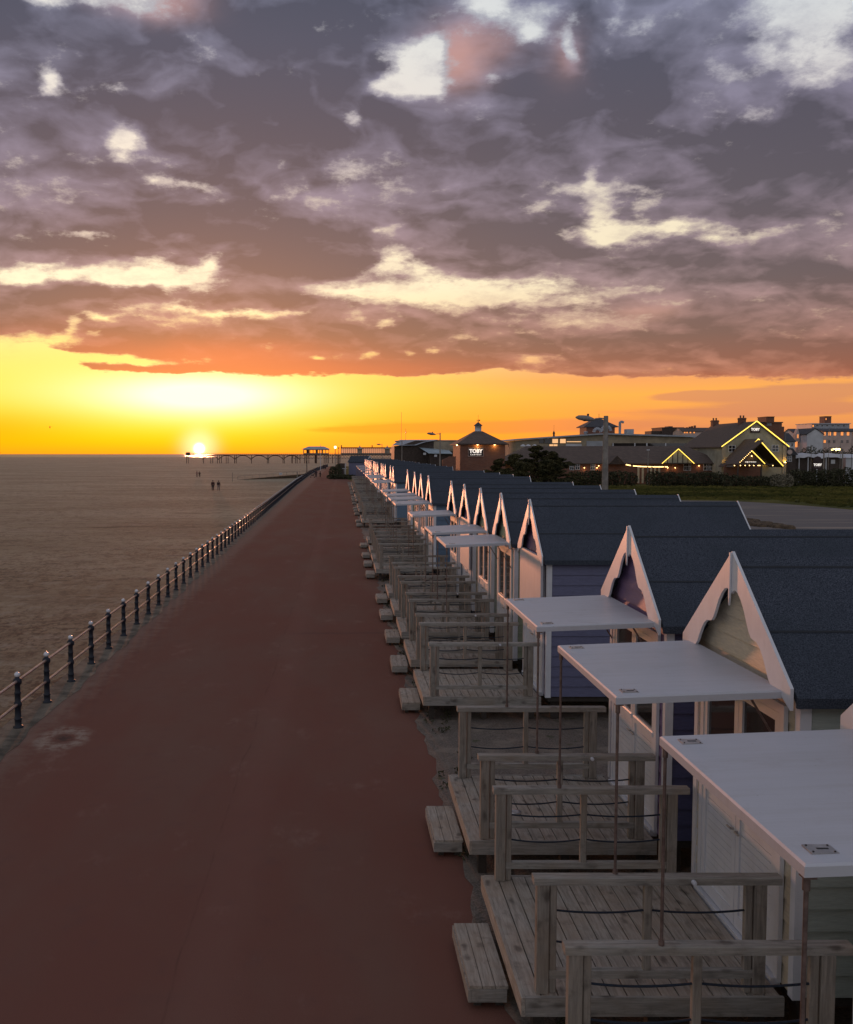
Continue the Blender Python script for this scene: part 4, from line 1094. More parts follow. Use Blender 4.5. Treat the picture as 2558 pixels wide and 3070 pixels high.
# outer porch
Yp = 153.0
xm2 = wx(2269, Yp); hw = wx(2345, Yp) - xm2; zt2 = wz(1315.6, Yp); zf2 = wz(1396, Yp)
pg = obj('porch_roof', gable_roof_y(xm2 - hw, xm2 + hw, Yp, Y2 - 0.01, zf2, zt2, 0.15, 0.1), M['tile'], t)
obj('light_strip', strip(MB(), (xm2 - hw, Yp - 0.25, zf2 - .05), (xm2, Yp - 0.25, zt2), 0.065).tube((xm2, Yp - .25, zt2), (xm2 + hw, Yp - .25, zf2 - .05), 0.065, 0.065, 6), M['led'], pg)
obj('porch_gable', MB().prism([(xm2 - hw * .55, zf2 + 1.2), (xm2 + hw * .9, zf2 + .2), (xm2 + hw * .1, zt2 - .5), (xm2, zt2 - .4)], 1, Yp + 4.2, Yp + 4.3), M['render'], pg)
Ye = 149.0
xm3 = wx(2250.5, Ye); hw3 = 1.95; zt3 = wz(1351, Ye); zf3 = wz(1389, Ye)
eg = obj('entrance_roof', gable_roof_y(xm3 - hw3, xm3 + hw3, Ye, Yp + 1, zf3, zt3, 0.12, 0.1), M['tile'], t)
# dark slope running down beside the entrance
obj('lean_roof', MB().prism([(wx(2175, Yp), wz(1399, Yp)), (xm2 - .2, zt2 - .2), (xm2 - .2, zt2 - .4), (wx(2178, Yp), wz(1402, Yp))], 1, Ye + 1.5, Yp), M['tile'], t)
obj('entrance_gable', MB().prism([(xm3 - hw3, zf3), (xm3 + hw3, zf3), (xm3, zt3 - .1)], 1, Ye + .15, Ye + .3), M['blackwood'], eg)
obj('light_strip', strip(MB(), (xm3, Ye - .2, zt3), (xm3 + hw3 + .1, Ye - .2, zf3 - .05), 0.055), M['led'], eg)
bm_ = MB()
for k_ in range(9): bm_.lathe([(0.001, .06), (.065, 0), (.001, -.06)], (xm3 - hw3 * (k_ + .3) / 9.2, Ye - .2, zt3 - (zt3 - zf3) * (k_ + .3) / 9.2), 6)
bo = obj('bulb_row', bm_, M['bulb'], eg)
text(eg, 'lettering', 'HOME OF THE ROAST', 0.17, (xm3, Ye + .12, zf3 + 0.22), M['signtext'], 0.008, 0.006, 1.0)
wall_lamp(eg, xm3 + .05, Ye + .15, wz(1367, Ye), e=6, size=0.09, mat='bulb')
obj('entrance_wall', MB().box(xm3 - 2.3, xm3 + 3.6, Yp + .5, Yp + .8, 0, zf3 - .3), M['brick'], t)
for px in (2213, 2283): obj('post', MB().box(wx(px, Ye) - .1, wx(px, Ye) + .1, Ye + .1, Ye + .3, 0, zf3 - .03), M['blackwood'], t)
obj('beam', MB().box(wx(2190, Ye), wx(2318, Ye), Ye - .05, Ye + .1, zf3 - .25, zf3 - .03), M['blackwood'], t)
for px in (2200, 2218, 2232, 2245, 2258, 2271, 2276, 2315): obj('bulb', MB().lathe([(0.001, .08), (.075, 0), (.001, -.10)], (wx(px, Ye), Ye - .12, wz(1395, Ye)), 6), M['bulb'], t)
for px, py, w, hh in ((2220, 1246, 1.0, 1.7), (2139, 1255, 1.1, 1.2)):
    Yc = Y2 + 3 if px > 2200 else Y2 + 17
    xc = xm + (0 if px > 2200 else 0)
    if px > 2200: Yc = xm * 2923 / (px - 1028)
    else: Yc = xm * 2923 / (px - 1028)
    ch = obj('chimney', MB().box(xm - w/2, xm + w/2, Yc - .5, Yc + .5, zr - .6, zr + .75).box(xm - w/2 - .08, xm + w/2 + .08, Yc - .58, Yc + .58, zr + .5, zr + .62), M['brick'], t)
    for k_ in (-.25, .25): obj('chimney_pot', MB().lathe([(.12, 0), (.15, .35), (.13, .4)], (xm + k_, Yc, zr + .75), 8), M['brick'], ch)
for px, py in ((2052, 1396),): pass

# ================================================================== swimming hall and roof plant
Y3 = 200.0
t = thing('leisure_hall', 'long low hall with pale curved metal roof and part glazed wall', 'building')
def rl(px): return wz(1316 - (px - 1541) * 18.0 / 267 if px < 1808 else 1298.5 + (px - 1808) * 8 / 272, Y3)
pxs = [1541, 1600, 1660, 1720, 1780, 1808, 1840, 1900, 1980, 2080]
xl = wx(1541, Y3); xr_ = wx(2080, Y3)
pl_ = [(wx(p, Y3), rl(p) - .35) for p in pxs]
obj('wall', MB().prism([(xl + .3, 0)] + [(xr_, 0)] + [(max(p[0], xl + .3), p[1]) for p in reversed(pl_)], 1, Y3, Y3 + 25), M['stone'], t)
rp = [(wx(p, Y3), rl(p)) for p in pxs]
obj('roof', MB().prism([(xl - .4, rp[0][1] - .3)] + rp + [(xr_, rp[-1][1] - .3)] + [(p[0], p[1] - .3) for p in reversed(rp)], 1, Y3 - .8, Y3 + 26), M['clad_grey'], t)
for px, w, m_ in ((1622, 1.0, 'glass'), (1640, 1.2, 'glass'), (1663, 1.3, 'winreflect'), (1686, 1.3, 'winreflect')):
    window(t, wx(px, Y3), Y3, wz(1322, Y3), w, 1.0, M[m_], M['blackwood'], (0, 0))
window(t, wx(1658, Y3), Y3, wz(1334.5, Y3), 1.8, .5, M['winreflect'], M['blackwood'], (1, 0))
window(t, wx(1719, Y3), Y3, wz(1324, Y3), 3.1, .3, M['winreflect'], M['stone'], (0, 0))
obj('white_panel', MB().box(wx(1695, Y3), wx(1742, Y3), Y3 - .1, Y3 - .004, wz(1341, Y3), wz(1331, Y3)), M['render_white'], t)
obj('service_panel', MB().box(wx(1757, Y3), wx(1805, Y3), Y3 - .08, Y3 - .004, wz(1337, Y3), wz(1322, Y3)), M['clad_grey'], t)
obj('window_band', MB().box(wx(1833, Y3), wx(2080, Y3), Y3 - .08, Y3 - .004, wz(1337, Y3), wz(1328.5, Y3)), M['glass'], t)
for px in (1836, 1901, 1937, 1993): obj('mullion', MB().box(wx(px, Y3) - .12, wx(px, Y3) + .12, Y3 - .14, Y3 - .085, wz(1338, Y3), wz(1328, Y3)), M['render_white'], t)
for px in (1567, 1583, 1602): obj('roof_dome', MB().lathe([(.5, 0), (.42, .25), (.001, .42)], (wx(px, 190), 190, wz(1338, 190)), 10), M['render_white'], t)
# ducts
def duct(px, r, z0):
    mb = MB(); xc = wx(px, 203); pts = []
    for k_ in range(9):
        a = PI * k_ / 8; pts.append((xc - math.cos(a) * r, 203, z0 + math.sin(a) * r))
    mb.path(pts, .32, 10); return mb
obj('duct', duct(1789, .75, rl(1789) + .3), M['clad_grey'], t); obj('duct', duct(1815, .95, rl(1815) + .55), M['clad_grey'], t)
fl = MB().tube((wx(1856, 202), 202, rl(1856) - .2), (wx(1856, 202), 202, wz(1266, 202)), .26, n=10)
fl.path([(wx(1856, 202), 202, wz(1268, 202)), (wx(1858, 202), 202, wz(1265, 202)), (wx(1862, 202), 202, wz(1264.5, 202)), (wx(1867, 202), 202, wz(1267, 202))], .26, 10)
obj('flue', fl, M['clad_grey'], t)
obj('plant_box', MB().box(wx(1877, 203), wx(1898, 203), 203, 205, rl(1890) - .3, wz(1286.5, 203)), M['clad_grey'], t)
obj('vent_cap', MB().lathe([(.35, 0), (.35, .35), (.5, .4), (.5, .55), (.001, .7)], (wx(1754, 203), 203, rl(1754)), 8), M['clad_grey'], t)
obj('spire', MB().lathe([(.2, -.2), (.2, .6), (.3, .65), (.001, 1.3)], (wx(1659, 203), 203, rl(1659)), 8).tube((wx(1659, 203), 203, rl(1659) + 1.2), (wx(1659, 203), 203, rl(1659) + 2.4), .02, n=5), M['slate'], t)
tw = thing('roof_pavilion', 'small brick tower room with a dark pyramid roof rising behind the hall', 'building')
Y4 = 212.0
obj('wall', MB().box(wx(1756, Y4), wx(1841, Y4), Y4, Y4 + 6, 0, wz(1279, Y4)), M['brick'], tw)
xa_, xb_ = wx(1747, Y4), wx(1850, Y4)
obj('roof', hip_roof(xa_, xb_, Y4 - .6, Y4 + 6.6, wz(1279, Y4), wz(1252, Y4), (xa_ + xb_) / 2 - .3, (xa_ + xb_) / 2 + .3, Y4 + 2.7, Y4 + 3.3), M['slate'], tw)
obj('aerial', MB().tube((wx(1793, Y4 + 3), Y4 + 3, wz(1253, Y4)), (wx(1793, Y4 + 3), Y4 + 3, wz(1239, Y4)), .04, n=5), M['black'], tw)

# ================================================================== low building with two metal roofs, left
Y5 = 232.0
t = thing('low_metal_roofed_building', 'low dark building with pale sloping metal roofs left of the brick cupola block', 'building')
xa, xb = wx(1182, Y5), wx(1400, Y5)
obj('wall', MB().prism([(xa, 0), (xb, 0), (xb, wz(1321, Y5)), (wx(1245, Y5), wz(1321, Y5)), (wx(1203, Y5), wz(1335, Y5)), (xa, wz(1337, Y5))], 1, Y5, Y5 + 14), M['blackwood'], t)
obj('side_panel', MB().box(wx(1300, Y5), wx(1400, Y5), Y5 - .1, Y5 - .004, wz(1352, Y5), wz(1323, Y5)), M['stone'], t)
obj('roof', MB().add([(wx(1174, Y5), Y5 - 1, wz(1335.5, Y5)), (wx(1245, Y5), Y5 - 1, wz(1335, Y5)), (wx(1275, Y5), Y5 - 1, wz(1325, Y5)), (wx(1300, Y5), Y5 - 1, wz(1321, Y5)), (wx(1330, Y5), Y5 + 9, wz(1317.5, Y5 + 9)), (wx(1205, Y5), Y5 + 9, wz(1318.5, Y5 + 9))], [(0, 1, 2, 3, 4, 5)]).box(wx(1205, Y5), xb, Y5 + 9.1, Y5 + 14, wz(1320, Y5), wz(1317.5, Y5)), M['clad_grey'], t)
obj('lean_to_roof', MB().add([(wx(1284, 226), 226, wz(1358, 226)), (wx(1356, 226), 226, wz(1359, 226)), (wx(1345, Y5), Y5 - .11, wz(1349, Y5)), (wx(1256, Y5), Y5 - .11, wz(1341, Y5))], [(0, 1, 2, 3)]).add([(wx(1284, 226), 226, wz(1359.5, 226)), (wx(1356, 226), 226, wz(1360.5, 226)), (wx(1356, 226), 226, wz(1359, 226)), (wx(1284, 226), 226, wz(1358, 226))], [(0, 1, 2, 3)]), M['clad_light'], t)
obj('lean_to', MB().box(wx(1290, 227), wx(1352, 227), 227, Y5 - .1, 0, wz(1361, 227)), M['blackwood'], t)
for px, py in ((1273, 1360), (1306, 1366)): obj('notice', MB().box(wx(px, 225.5) - .32, wx(px, 225.5) + .32, 225.5, 225.55, wz(py, 225.5) - .25, wz(py, 225.5) + .25), M['render_white'], t)
for px, y_a, y_b in ((1203, 1320, 1236), (1216, 1320, 1285)):
    a_ = thing('aerial_mast', 'thin %s aerial mast on the low metal-roofed building' % ('tall' if px == 1203 else 'short'), 'aerial')
    obj('mast', MB().tube((wx(px, 240), 240, wz(y_a, 240)), (wx(px, 240), 240, wz(y_b, 240)), .035, n=5), M['lampgrey'], a_)
    if px == 1216: obj('antenna', MB().box(wx(px, 240) - .05, wx(px, 240) + .15, 239.9, 240.1, wz(1299, 240), wz(1294, 240)), M['lampgrey'], a_)
# brown boundary wall
bw = obj('boundary_wall', MB().prism([(wx(1325, 150), 0), (wx(1362, 150), 0), (wx(1362, 150), wz(1368, 150)), (wx(1345, 150), wz(1368, 150)), (wx(1322, 150), wz(1378, 150))], 1, 148, 148.3), M['brick'])
tag(bw, 'low sloping brick wall at the left foot of the cupola block', 'wall')

# ================================================================== houses and flats, far right
def house(label, cat, px0, px1, pe, pr, Y, D_, wallm, roofm, ridge='x', base=0, name='house'):
    t = thing(name, label, cat)
    xa, xb = wx(px0, Y), wx(px1, Y); ze = wz(pe, Y); zr = wz(pr, Y)
    if ridge == 'x':
        obj('wall', MB().prism([(Y, base), (Y + D_, base), (Y + D_, ze), (Y + D_/2, zr - .1), (Y, ze)], 0, xa, xb), wallm, t)
        ym = Y + D_/2; s_ = (zr - ze) / (D_/2)
        obj('roof', MB().prism([(Y - .3, ze - s_*.3), (ym, zr), (ym, zr - .2), (Y - .3, ze - s_*.3 - .2)], 0, xa - .2, xb + .2).prism([(Y + D_ + .3, ze - s_*.3), (ym, zr), (ym, zr - .2), (Y + D_ + .3, ze - s_*.3 - .2)], 0, xa - .2, xb + .2), roofm, t)
    elif ridge == 'y':
        xm = (xa + xb) / 2
        obj('wall', MB().prism([(xa, base), (xb, base), (xb, ze), (xm, zr - .1), (xa, ze)], 1, Y, Y + D_), wallm, t)
        obj('roof', gable_roof_y(xa, xb, Y + .05, Y + D_, ze, zr, .2, .25), roofm, t)
    else:
        obj('wall', MB().box(xa, xb, Y, Y + D_, base, ze), wallm, t)
        obj('roof', MB().box(xa - .2, xb + .2, Y - .2, Y + D_ + .2, ze, zr), roofm, t)
    return t
t = house('white house with a steep narrow gable and orange-lit windows right of the gabled restaurant', 'house', 2384, 2416, 1302, 1284, 255, 9, M['render_white'], M['slate'], 'x')
gx = wx(2388, 254)
obj('gable_front', MB().prism([(wx(2381, 253.6), wz(1326, 253.6)), (wx(2394.5, 253.6), wz(1326, 253.6)), (wx(2394.5, 253.6), wz(1305, 253.6)), (wx(2388, 253.6), wz(1285, 253.6)), (wx(2381, 253.6), wz(1302, 253.6))], 1, 253.6, 254.9), M['render_pink'], t)
for px, py, w, h in ((2388, 1308, .55, 1.1), (2384, 1332, .75, 1.6), (2409, 1307.5, .7, 1.2), (2408, 1333, .6, 1.1)):
    window(t, wx(px, 253.6 if px < 2400 else 255), 253.6 if px < 2400 else 255, wz(py, 254), w, h, M['winlit'], M['render_white'], (1, 0))
house('plain pale blue-grey gable end house with no windows beside the hotel', 'house', 2416, 2464, 1299, 1283, 250, 12, M['render_white'], M['slate'], 'y')
t = house('long pinkish hotel with a row of orange-lit upper windows and set-back top storey', 'hotel', 2464, 2600, 1291.5, 1283, 262, 12, M['render_pink'], M['slate'], 'x', name='hotel')
for i, px in enumerate((2468.5, 2483, 2499, 2520, 2538, 2557)): window(t, wx(px, 262), 262, wz(1300.5, 262), .8 if i else .6, 1.05, M['winlit'], M['render_pink'], (1, 0))
for i, px in enumerate((2469, 2482, 2497, 2521, 2537)): window(t, wx(px, 262), 262, wz(1323.5, 262), .7, .9, M['winlit'] if i == 0 else M['glass'], M['render_pink'], (1, 0))
ts = obj('top_storey', MB().box(wx(2429, 270), wx(2542, 270), 270, 279, 2, wz(1271, 270)), M['clad_grey'], t)
obj('flat_roof', MB().box(wx(2427, 270), wx(2544, 270), 269.6, 279.4, wz(1271, 270), wz(1269, 270)), M['render_white'], t)
window(t, wx(2433, 270), 270, wz(1277, 270), .55, .7, M['winlit'], M['slate'], (0, 0))
for px in (2445, 2460, 2475, 2492, 2508, 2525): window(t, wx(px, 270), 270, wz(1276, 270), .8, .55, M['glass'], M['render_white'], (0, 0))
ts = obj('lift_tower', MB().box(wx(2467, 272), wx(2487, 272), 272, 275, 2, wz(1249, 272)).box(wx(2466.3, 272), wx(2487.7, 272), 271.8, 275.2, wz(1249, 272), wz(1248, 272)), M['brick'], t)
window(t, wx(2471, 272), 272, wz(1256.5, 272), .4, .65, M['winlit'], M['brick'], (0, 0))
t = house('broad dark brick block with a square tower behind the gabled restaurant', 'flats', 2277, 2340, 1268, 1265, 242, 12, M['brick'], M['slate'], 'flat', name='apartment_block')
obj('tower', MB().box(wx(2298, 240), wx(2322, 240), 241, 246, wz(1268, 242), wz(1250, 240)).box(wx(2297.3, 240), wx(2322.7, 240), 240.8, 246.2, wz(1250, 240), wz(1248.5, 240)), M['brick'], t)
obj('lower_wing', MB().box(wx(2340, 242), wx(2347, 242), 242, 252, 0, wz(1279, 242)), M['brick'], t)
for px in (2302, 2307, 2312): window(t, wx(px, 241), 241 if False else 242, wz(1272, 242), .35, .6, M['glass'], None, (0, 0))
t = house('dark slate-roofed house squeezed between the gabled restaurant and the white house', 'house', 2350, 2380, 1321, 1297, 248, 8, M['render_white'], M['slate'], 'x')
window(t, wx(2372, 248), 248, wz(1333, 248), .6, .9, M['glass'], M['render_white'], (0, 0))
# skyline beyond the hall
t = house('distant flat-topped block on the skyline left of the restaurant roof', 'flats', 1982, 2046, 1283, 1281, 420, 14, M['blackwood'], M['slate'], 'flat', name='apartment_block')
obj('roof_room', MB().box(wx(2001, 421), wx(2014, 421), 421, 426, wz(1283, 420), wz(1278, 421)), M['blackwood'], t)
obj('side_wing', MB().box(wx(1950, 421), wx(1982, 421), 421, 430, 0, wz(1292, 421)), M['blackwood'], t)
for px, py in ((2027, 1294), (2033, 1293), (2042, 1292)): window(t, wx(px, 420), 420, wz(py, 420), .8, .8, M['winlit'], M['blackwood'], (0, 0))
t = house('distant brown terrace with a row of tall chimney pots on the skyline', 'terrace', 2044, 2136, 1293, 1281, 400, 12, M['render_pink'], M['tile'], 'x', name='terrace')
for px, py in ((2050, 1282), (2058, 1281), (2066, 1279), (2073, 1277.5), (2081, 1275.5)): obj('chimney', MB().box(wx(px, 405) - .3, wx(px, 405) + .3, 405, 406, wz(1284, 405), wz(py, 405)), M['brick'], t)
for px in (2028, 2035, 2045, 2056): window(t, wx(px + 22, 400), 400, wz(1296, 400), .8, .9, M['winlit'], M['tile'], (0, 0))

# ================================================================== yard right of the restaurant
Y6 = 166.0
t = thing('boarded_shed', 'small dark hip-roofed annexe with a round emblem and a white window by the restaurant', 'shed')
obj('wall', MB().box(wx(2356, Y6), wx(2384, Y6), Y6, Y6 + 5, 0, wz(1364, Y6)), M['blackwood'], t)
obj('roof', MB().prism([(wx(2353, Y6), wz(1364, Y6)), (wx(2388, Y6), wz(1364, Y6)), (wx(2372, Y6), wz(1344, Y6)), (wx(2353, Y6), wz(1342, Y6))], 1, Y6 - .4, Y6 + 5), M['slate'], t)
obj('emblem', MB().tube((wx(2362, Y6), Y6 - .5, wz(1355, Y6)), (wx(2362, Y6), Y6 - .41, wz(1355, Y6)), .42, n=18), M['render_pink'], t)
window(t, wx(2365, Y6), Y6, wz(1375, Y6), .8, 1.0, M['glass'])
t = thing('covered_stalls', 'long low dark stalls under sagging white sheet roofs beside the annexe', 'stall')
obj('wall', MB().box(wx(2389, Y6), wx(2533, Y6), Y6 + 1, Y6 + 5, 0, wz(1371, Y6)), M['blackwood'], t)
sh = MB(); xs_ = [2386 + i * 4.6 for i in range(33)]
top = [(wx(p, Y6), wz(1360.0 + 1.8 * math.sin(p * .09) + 1.2 * math.sin(p * .23), Y6)) for p in xs_]
for (a, b_) in zip(top, top[1:]):
    sh.add([(a[0], Y6 + .2, a[1] - .65), (b_[0], Y6 + .2, b_[1] - .65), (b_[0], Y6 + .5, b_[1] - .12), (a[0], Y6 + .5, a[1] - .12)], [(0, 1, 2, 3)], True)
    sh.add([(a[0], Y6 + .5, a[1] - .12), (b_[0], Y6 + .5, b_[1] - .12), (b_[0], Y6 + 3, b_[1]), (a[0], Y6 + 3, a[1])], [(0, 1, 2, 3)], True)
    sh.add([(a[0], Y6 + 3, a[1]), (b_[0], Y6 + 3, b_[1]), (b_[0], Y6 + 5.5, b_[1] - .5), (a[0], Y6 + 5.5, a[1] - .5)], [(0, 1, 2, 3)], True)
obj('sheet_roof', sh, M['render_white'], t)
for px in (2398, 2425, 2452, 2479): obj('post', MB().box(wx(px, Y6) - .07, wx(px, Y6) + .07, Y6 + .4, Y6 + .55, 0, wz(1371, Y6)), M['render_white'], t)
obj('notice', MB().box(wx(2498, Y6), wx(2510, Y6), Y6 + .9, Y6 + .96, wz(1390, Y6), wz(1378, Y6)), M['render_white'], t)
t = thing('marquee', 'pale blue-white tent at the right edge behind the white-sheeted stalls', 'tent')
obj('tent_wall', MB().box(wx(2534, 168), wx(2585, 168), 168, 174, 0, wz(1371, 168)), M['render_white'], t)
obj('tent_roof', hip_roof(wx(2533, 168), wx(2586, 168), 167.8, 174.2, wz(1371, 168), wz(1361, 168), wx(2540, 168), wx(2580, 168), 171), M['render_white'], t)
for i, px in enumerate((2493.5, 2503, 2512)):
    t = thing('floodlight', 'small %s yellow floodlight on a pole above the white-sheeted stalls' % ['left', 'middle', 'right'][i], 'floodlight', (wx(px, 200), 200, 0))
    obj('pole', MB().tube((0, 0, 0), (0, 0, wz(1349, 200)), .05, n=6), M['lampgrey'], t)
    obj('lamp_glass', MB().lathe([(.001, .28), (.30, .1), (.30, -.1), (.001, -.28)], (0, -.1, wz(1347.5, 200)), 10), M['lamp_hot'], t)
t = thing('roadside_sign', 'dark post-mounted restaurant sign standing in the hedge right of the restaurant', 'sign')
Ys = 150.0; sx_ = wx(2450, Ys); sz_ = wz(1393, Ys)
bd_ = obj('sign_board', MB().prism([(sx_ - .72, sz_ - .65), (sx_ + .72, sz_ - .65), (sx_ + .66, sz_ + .55), (sx_ + .45, sz_ + 1.15), (sx_, sz_ + 1.32), (sx_ - .45, sz_ + 1.15), (sx_ - .66, sz_ + .55)], 1, Ys, Ys + .15), M['signdark'], t)
text(bd_, 'lettering', 'TOBY', 0.52, (sx_, Ys - 0.02, sz_ - 0.02), M['signtext'], 0.015, 0.018, 0.92)
text(bd_, 'lettering', 'C A R V E R Y', 0.15, (sx_, Ys - 0.02, sz_ - .36), M['render_pink'], 0.01, 0.004, 1.0)
for s_ in (-.55, .55): obj('post', MB().box(sx_ + s_ - .06, sx_ + s_ + .06, Ys + .03, Ys + .13, 0, sz_ - .653), M['blackwood'], t)
for i, (px, ptop) in enumerate(((2352, 1287), (2430, 1335), (2468, 1358), (2482, 1286), (2517, 1320), (2524, 1345), (2551, 1296), (1942, 1350))):
    if i == 7:
        t = thing('garden_lamp', 'slim lamp post with a small white lantern before the long tiled roof', 'lamp post', (wx(px, 157), 157, 0))
        obj('pole', MB().tube((0, 0, 0), (0, 0, wz(ptop, 157)), .09, .06, 6), M['lampgrey'], t)
        obj('lantern', MB().box(-.22, .22, -.1, .1, wz(ptop, 157), wz(ptop, 157) + .15), M['render_white'], t)
    else:
        t = thing('flag_pole' if i in (3, 6) else 'post', ['thin pole at the right corner of the gabled restaurant', 'thin pole left of the post-mounted sign among the stalls', 'stout pole just right of the post-mounted sign', 'tall thin pole rising before the hotel windows', 'thin pole below the hotel, left of the stout one', 'stout pole at the right end of the white-sheeted stalls', 'tall dark pole near the right edge before the hotel'][i], 'pole', (wx(px, 156), 156, 0))
        obj('shaft', MB().tube((0, 0, 0), (0, 0, wz(ptop, 156)), .04 if i not in (2, 5) else .12, .03 if i not in (2, 5) else .10, 6), M['lampgrey'] if i != 6 else M['black'], t)
# ================================================================== trees, hedges, shrubs
def fir(px, Y, h, w, label, seed):
    rr = random.Random(seed)
    t = thing('evergreen_tree', label, 'tree', (wx(px, Y), Y, 0), 0, 'wind-swept evergreen trees beside the street lamp')
    tk = MB().tube((0, 0, 0), (0.1, 0, h * .5), .28, .16, 8).tube((0.1, 0, h * .5), (.25, 0, h * .9), .16, .05, 8)
    lv = MB(); n = 30
    for i in range(n):
        u = (i + .5) / n; z = h * (.10 + .86 * u)
        reach = w * (1 - u) ** .8 * rr.uniform(.45, 1.15) + .15
        a = rr.uniform(0, 2 * PI)
        ex, ey = math.cos(a) * reach + .25 * reach, math.sin(a) * reach * .8
        tk.tube((.1, 0, z - .15 * reach), (ex * .85, ey * .85, z + .12 * reach), .045, .015, 5)
        for q in (0.2, .42, .62, .80, .95, 1.08):
            leaves(lv, (ex * q, ey * q, z + .12 * reach * q + rr.uniform(-.08, .08)), (.48 * (1.2 - q * .5), .45 * (1.2 - q * .5), .13), int(95 * (1.3 - q * .5)), .19, .5, rr)
    obj('trunk', tk, M['bark'], t); obj('crown', lv, M['pine'], t, fix=False)
# crown heights from the picture: apex rows at their distance
fir(1605, 108, wz(1331, 108), 4.6, 'tallest wind-swept evergreen tree, left of the concrete lamp column', 1)
fir(1540, 104, wz(1358, 104), 3.6, 'lower dark evergreen on the left end of the clump by the brick cupola block', 2)
fir(1658, 106, wz(1350, 106), 3.8, 'dark evergreen on the right of the clump, nearest the concrete lamp column', 3)
fir(1492, 112, wz(1374, 112), 3.2, 'smallest evergreen of the clump, just below the brick cupola block', 4)
fir(1560, 96, wz(1383, 96), 3.8, 'low bushy evergreen at the front of the clump over the hut roofs', 6)
fir(1640, 97, wz(1375, 97), 3.2, 'broad low evergreen in front, over the hut roofs left of the lamp column', 8)
def hedge(x0, x1, Y, h, d, label, seed, lm='hedge', dens=70, name='hedge'):
    rr = random.Random(seed); t = thing(name, label, 'hedge' if name == 'hedge' else 'shrub', ((x0 + x1) / 2, Y, 0))
    lv = MB(); L = x1 - x0; n = max(1, int(L / .8)); st = MB()
    for i in range(n):
        x = -L/2 + (i + .5) * L / n
        hh = h * rr.uniform(.88, 1.08)
        leaves(lv, (x, 0, hh * .5), (.85, d * .6, hh * .52), int(dens * hh * 2.6), .30, 0, rr)
        st.tube((x, 0, 0), (x + rr.uniform(-.1, .1), 0, hh * .8), .06, .02, 5)
    obj('stems', st, M['bark'], t); obj('foliage', lv, M[lm], t, fix=False)
    return t
hedge(wx(1705, 152), wx(1862, 152), 152, wz(1410, 152), 1.6, 'trimmed dark hedge before the tiled wing, left and right of the concrete column', 21)
hedge(wx(1866, 153), wx(1906, 153), 153, wz(1414, 153), 1.4, 'short dark hedge just right of the concrete lamp column', 22)
hedge(wx(1942, 150), wx(2010, 150), 150, wz(1416, 150), 1.6, 'low dark hedge below the festoon lights', 23)
hedge(wx(2006, 151), wx(2180, 151), 151, wz(1415, 151), 2.0, 'long dark hedge in front of the small lit gable', 24)
hedge(wx(2175, 147), wx(2330, 147), 147, wz(1424, 147), 2.2, 'low uneven planting in front of the porch of the gabled restaurant', 25)
hedge(wx(2322, 144), wx(2368, 144), 144, wz(1422, 144), 3.2, 'round grey-green bush on the lawn edge before the gabled restaurant', 26, 'scrub', name='shrub')
hedge(wx(2366, 148), wx(2480, 148), 148, wz(1408, 148), 2.4, 'dark bushes below the post-mounted sign', 27)
hedge(wx(2478, 147), wx(2600, 147), 147, wz(1402, 147), 2.4, 'tall dark bushes at the right edge before the stalls', 28)
hedge(wx(2400, 185), wx(2600, 185), 185, wz(1344, 185), 3.0, 'dark green bank of trees behind the white-sheeted stalls', 29, 'hedge', 40)
# scrub behind the far huts
lv = MB(); rr = random.Random(9)
for i in range(110):
    Y = rr.uniform(100, 215); px = rr.uniform(1135 if Y > 150 else 1250, 1420)
    h = rr.uniform(1.2, 3.1) if Y > 140 else rr.uniform(1.0, 2.0)
    leaves(lv, (wx(px, Y), Y, h * .5), (1.7, 1.6, h * .52), 320, .32, 0, rr)
struct('dune_scrub', lv, M['scrub'], 'stuff')
# grass tufts give the lawn an uneven surface
lv = MB(); rr = random.Random(10)
for i in range(9000):
    Y = rr.uniform(88, 147); x = rr.uniform(14, 92)
    if 8 < x < 47 and Y < 106: continue
    h = rr.uniform(.12, .34); a = rr.uniform(0, PI); w = rr.uniform(.25, .7)
    c_, s_ = math.cos(a) * w, math.sin(a) * w
    lv.add([(x - c_, Y - s_, 0), (x + c_, Y + s_, 0), (x + c_ * .6 + .05, Y + s_ * .6, h), (x - c_ * .7, Y - s_ * .7, h * .8)], [(0, 1, 2, 3)])
struct('grass_tufts', lv, M['grass'], 'stuff')
# rubble edge beside the hard standing
mb = MB(); rr = random.Random(12)
tb = []
for i in range(170):
    u = rr.random(); px = 2215 + u * 160; py = 1562 + u * 24 + rr.uniform(-10, 12) * (1 - u)
    Y = 5 * 2923 / (py - 1361); x = wx(px, Y); r = rr.uniform(.12, .42)
    vs = [(x + rr.uniform(-1, 1) * r, Y + rr.uniform(-1, 1) * r, rr.uniform(0, .9) * r) for _ in range(7)]
    mb.lathe([(r, 0.0), (r * .9, r * .35), (r * .5, r * .6), (.001, r * .65)], (x, Y, 0), 6)
struct('rubble_edge', mb, M['rock'], 'stuff')

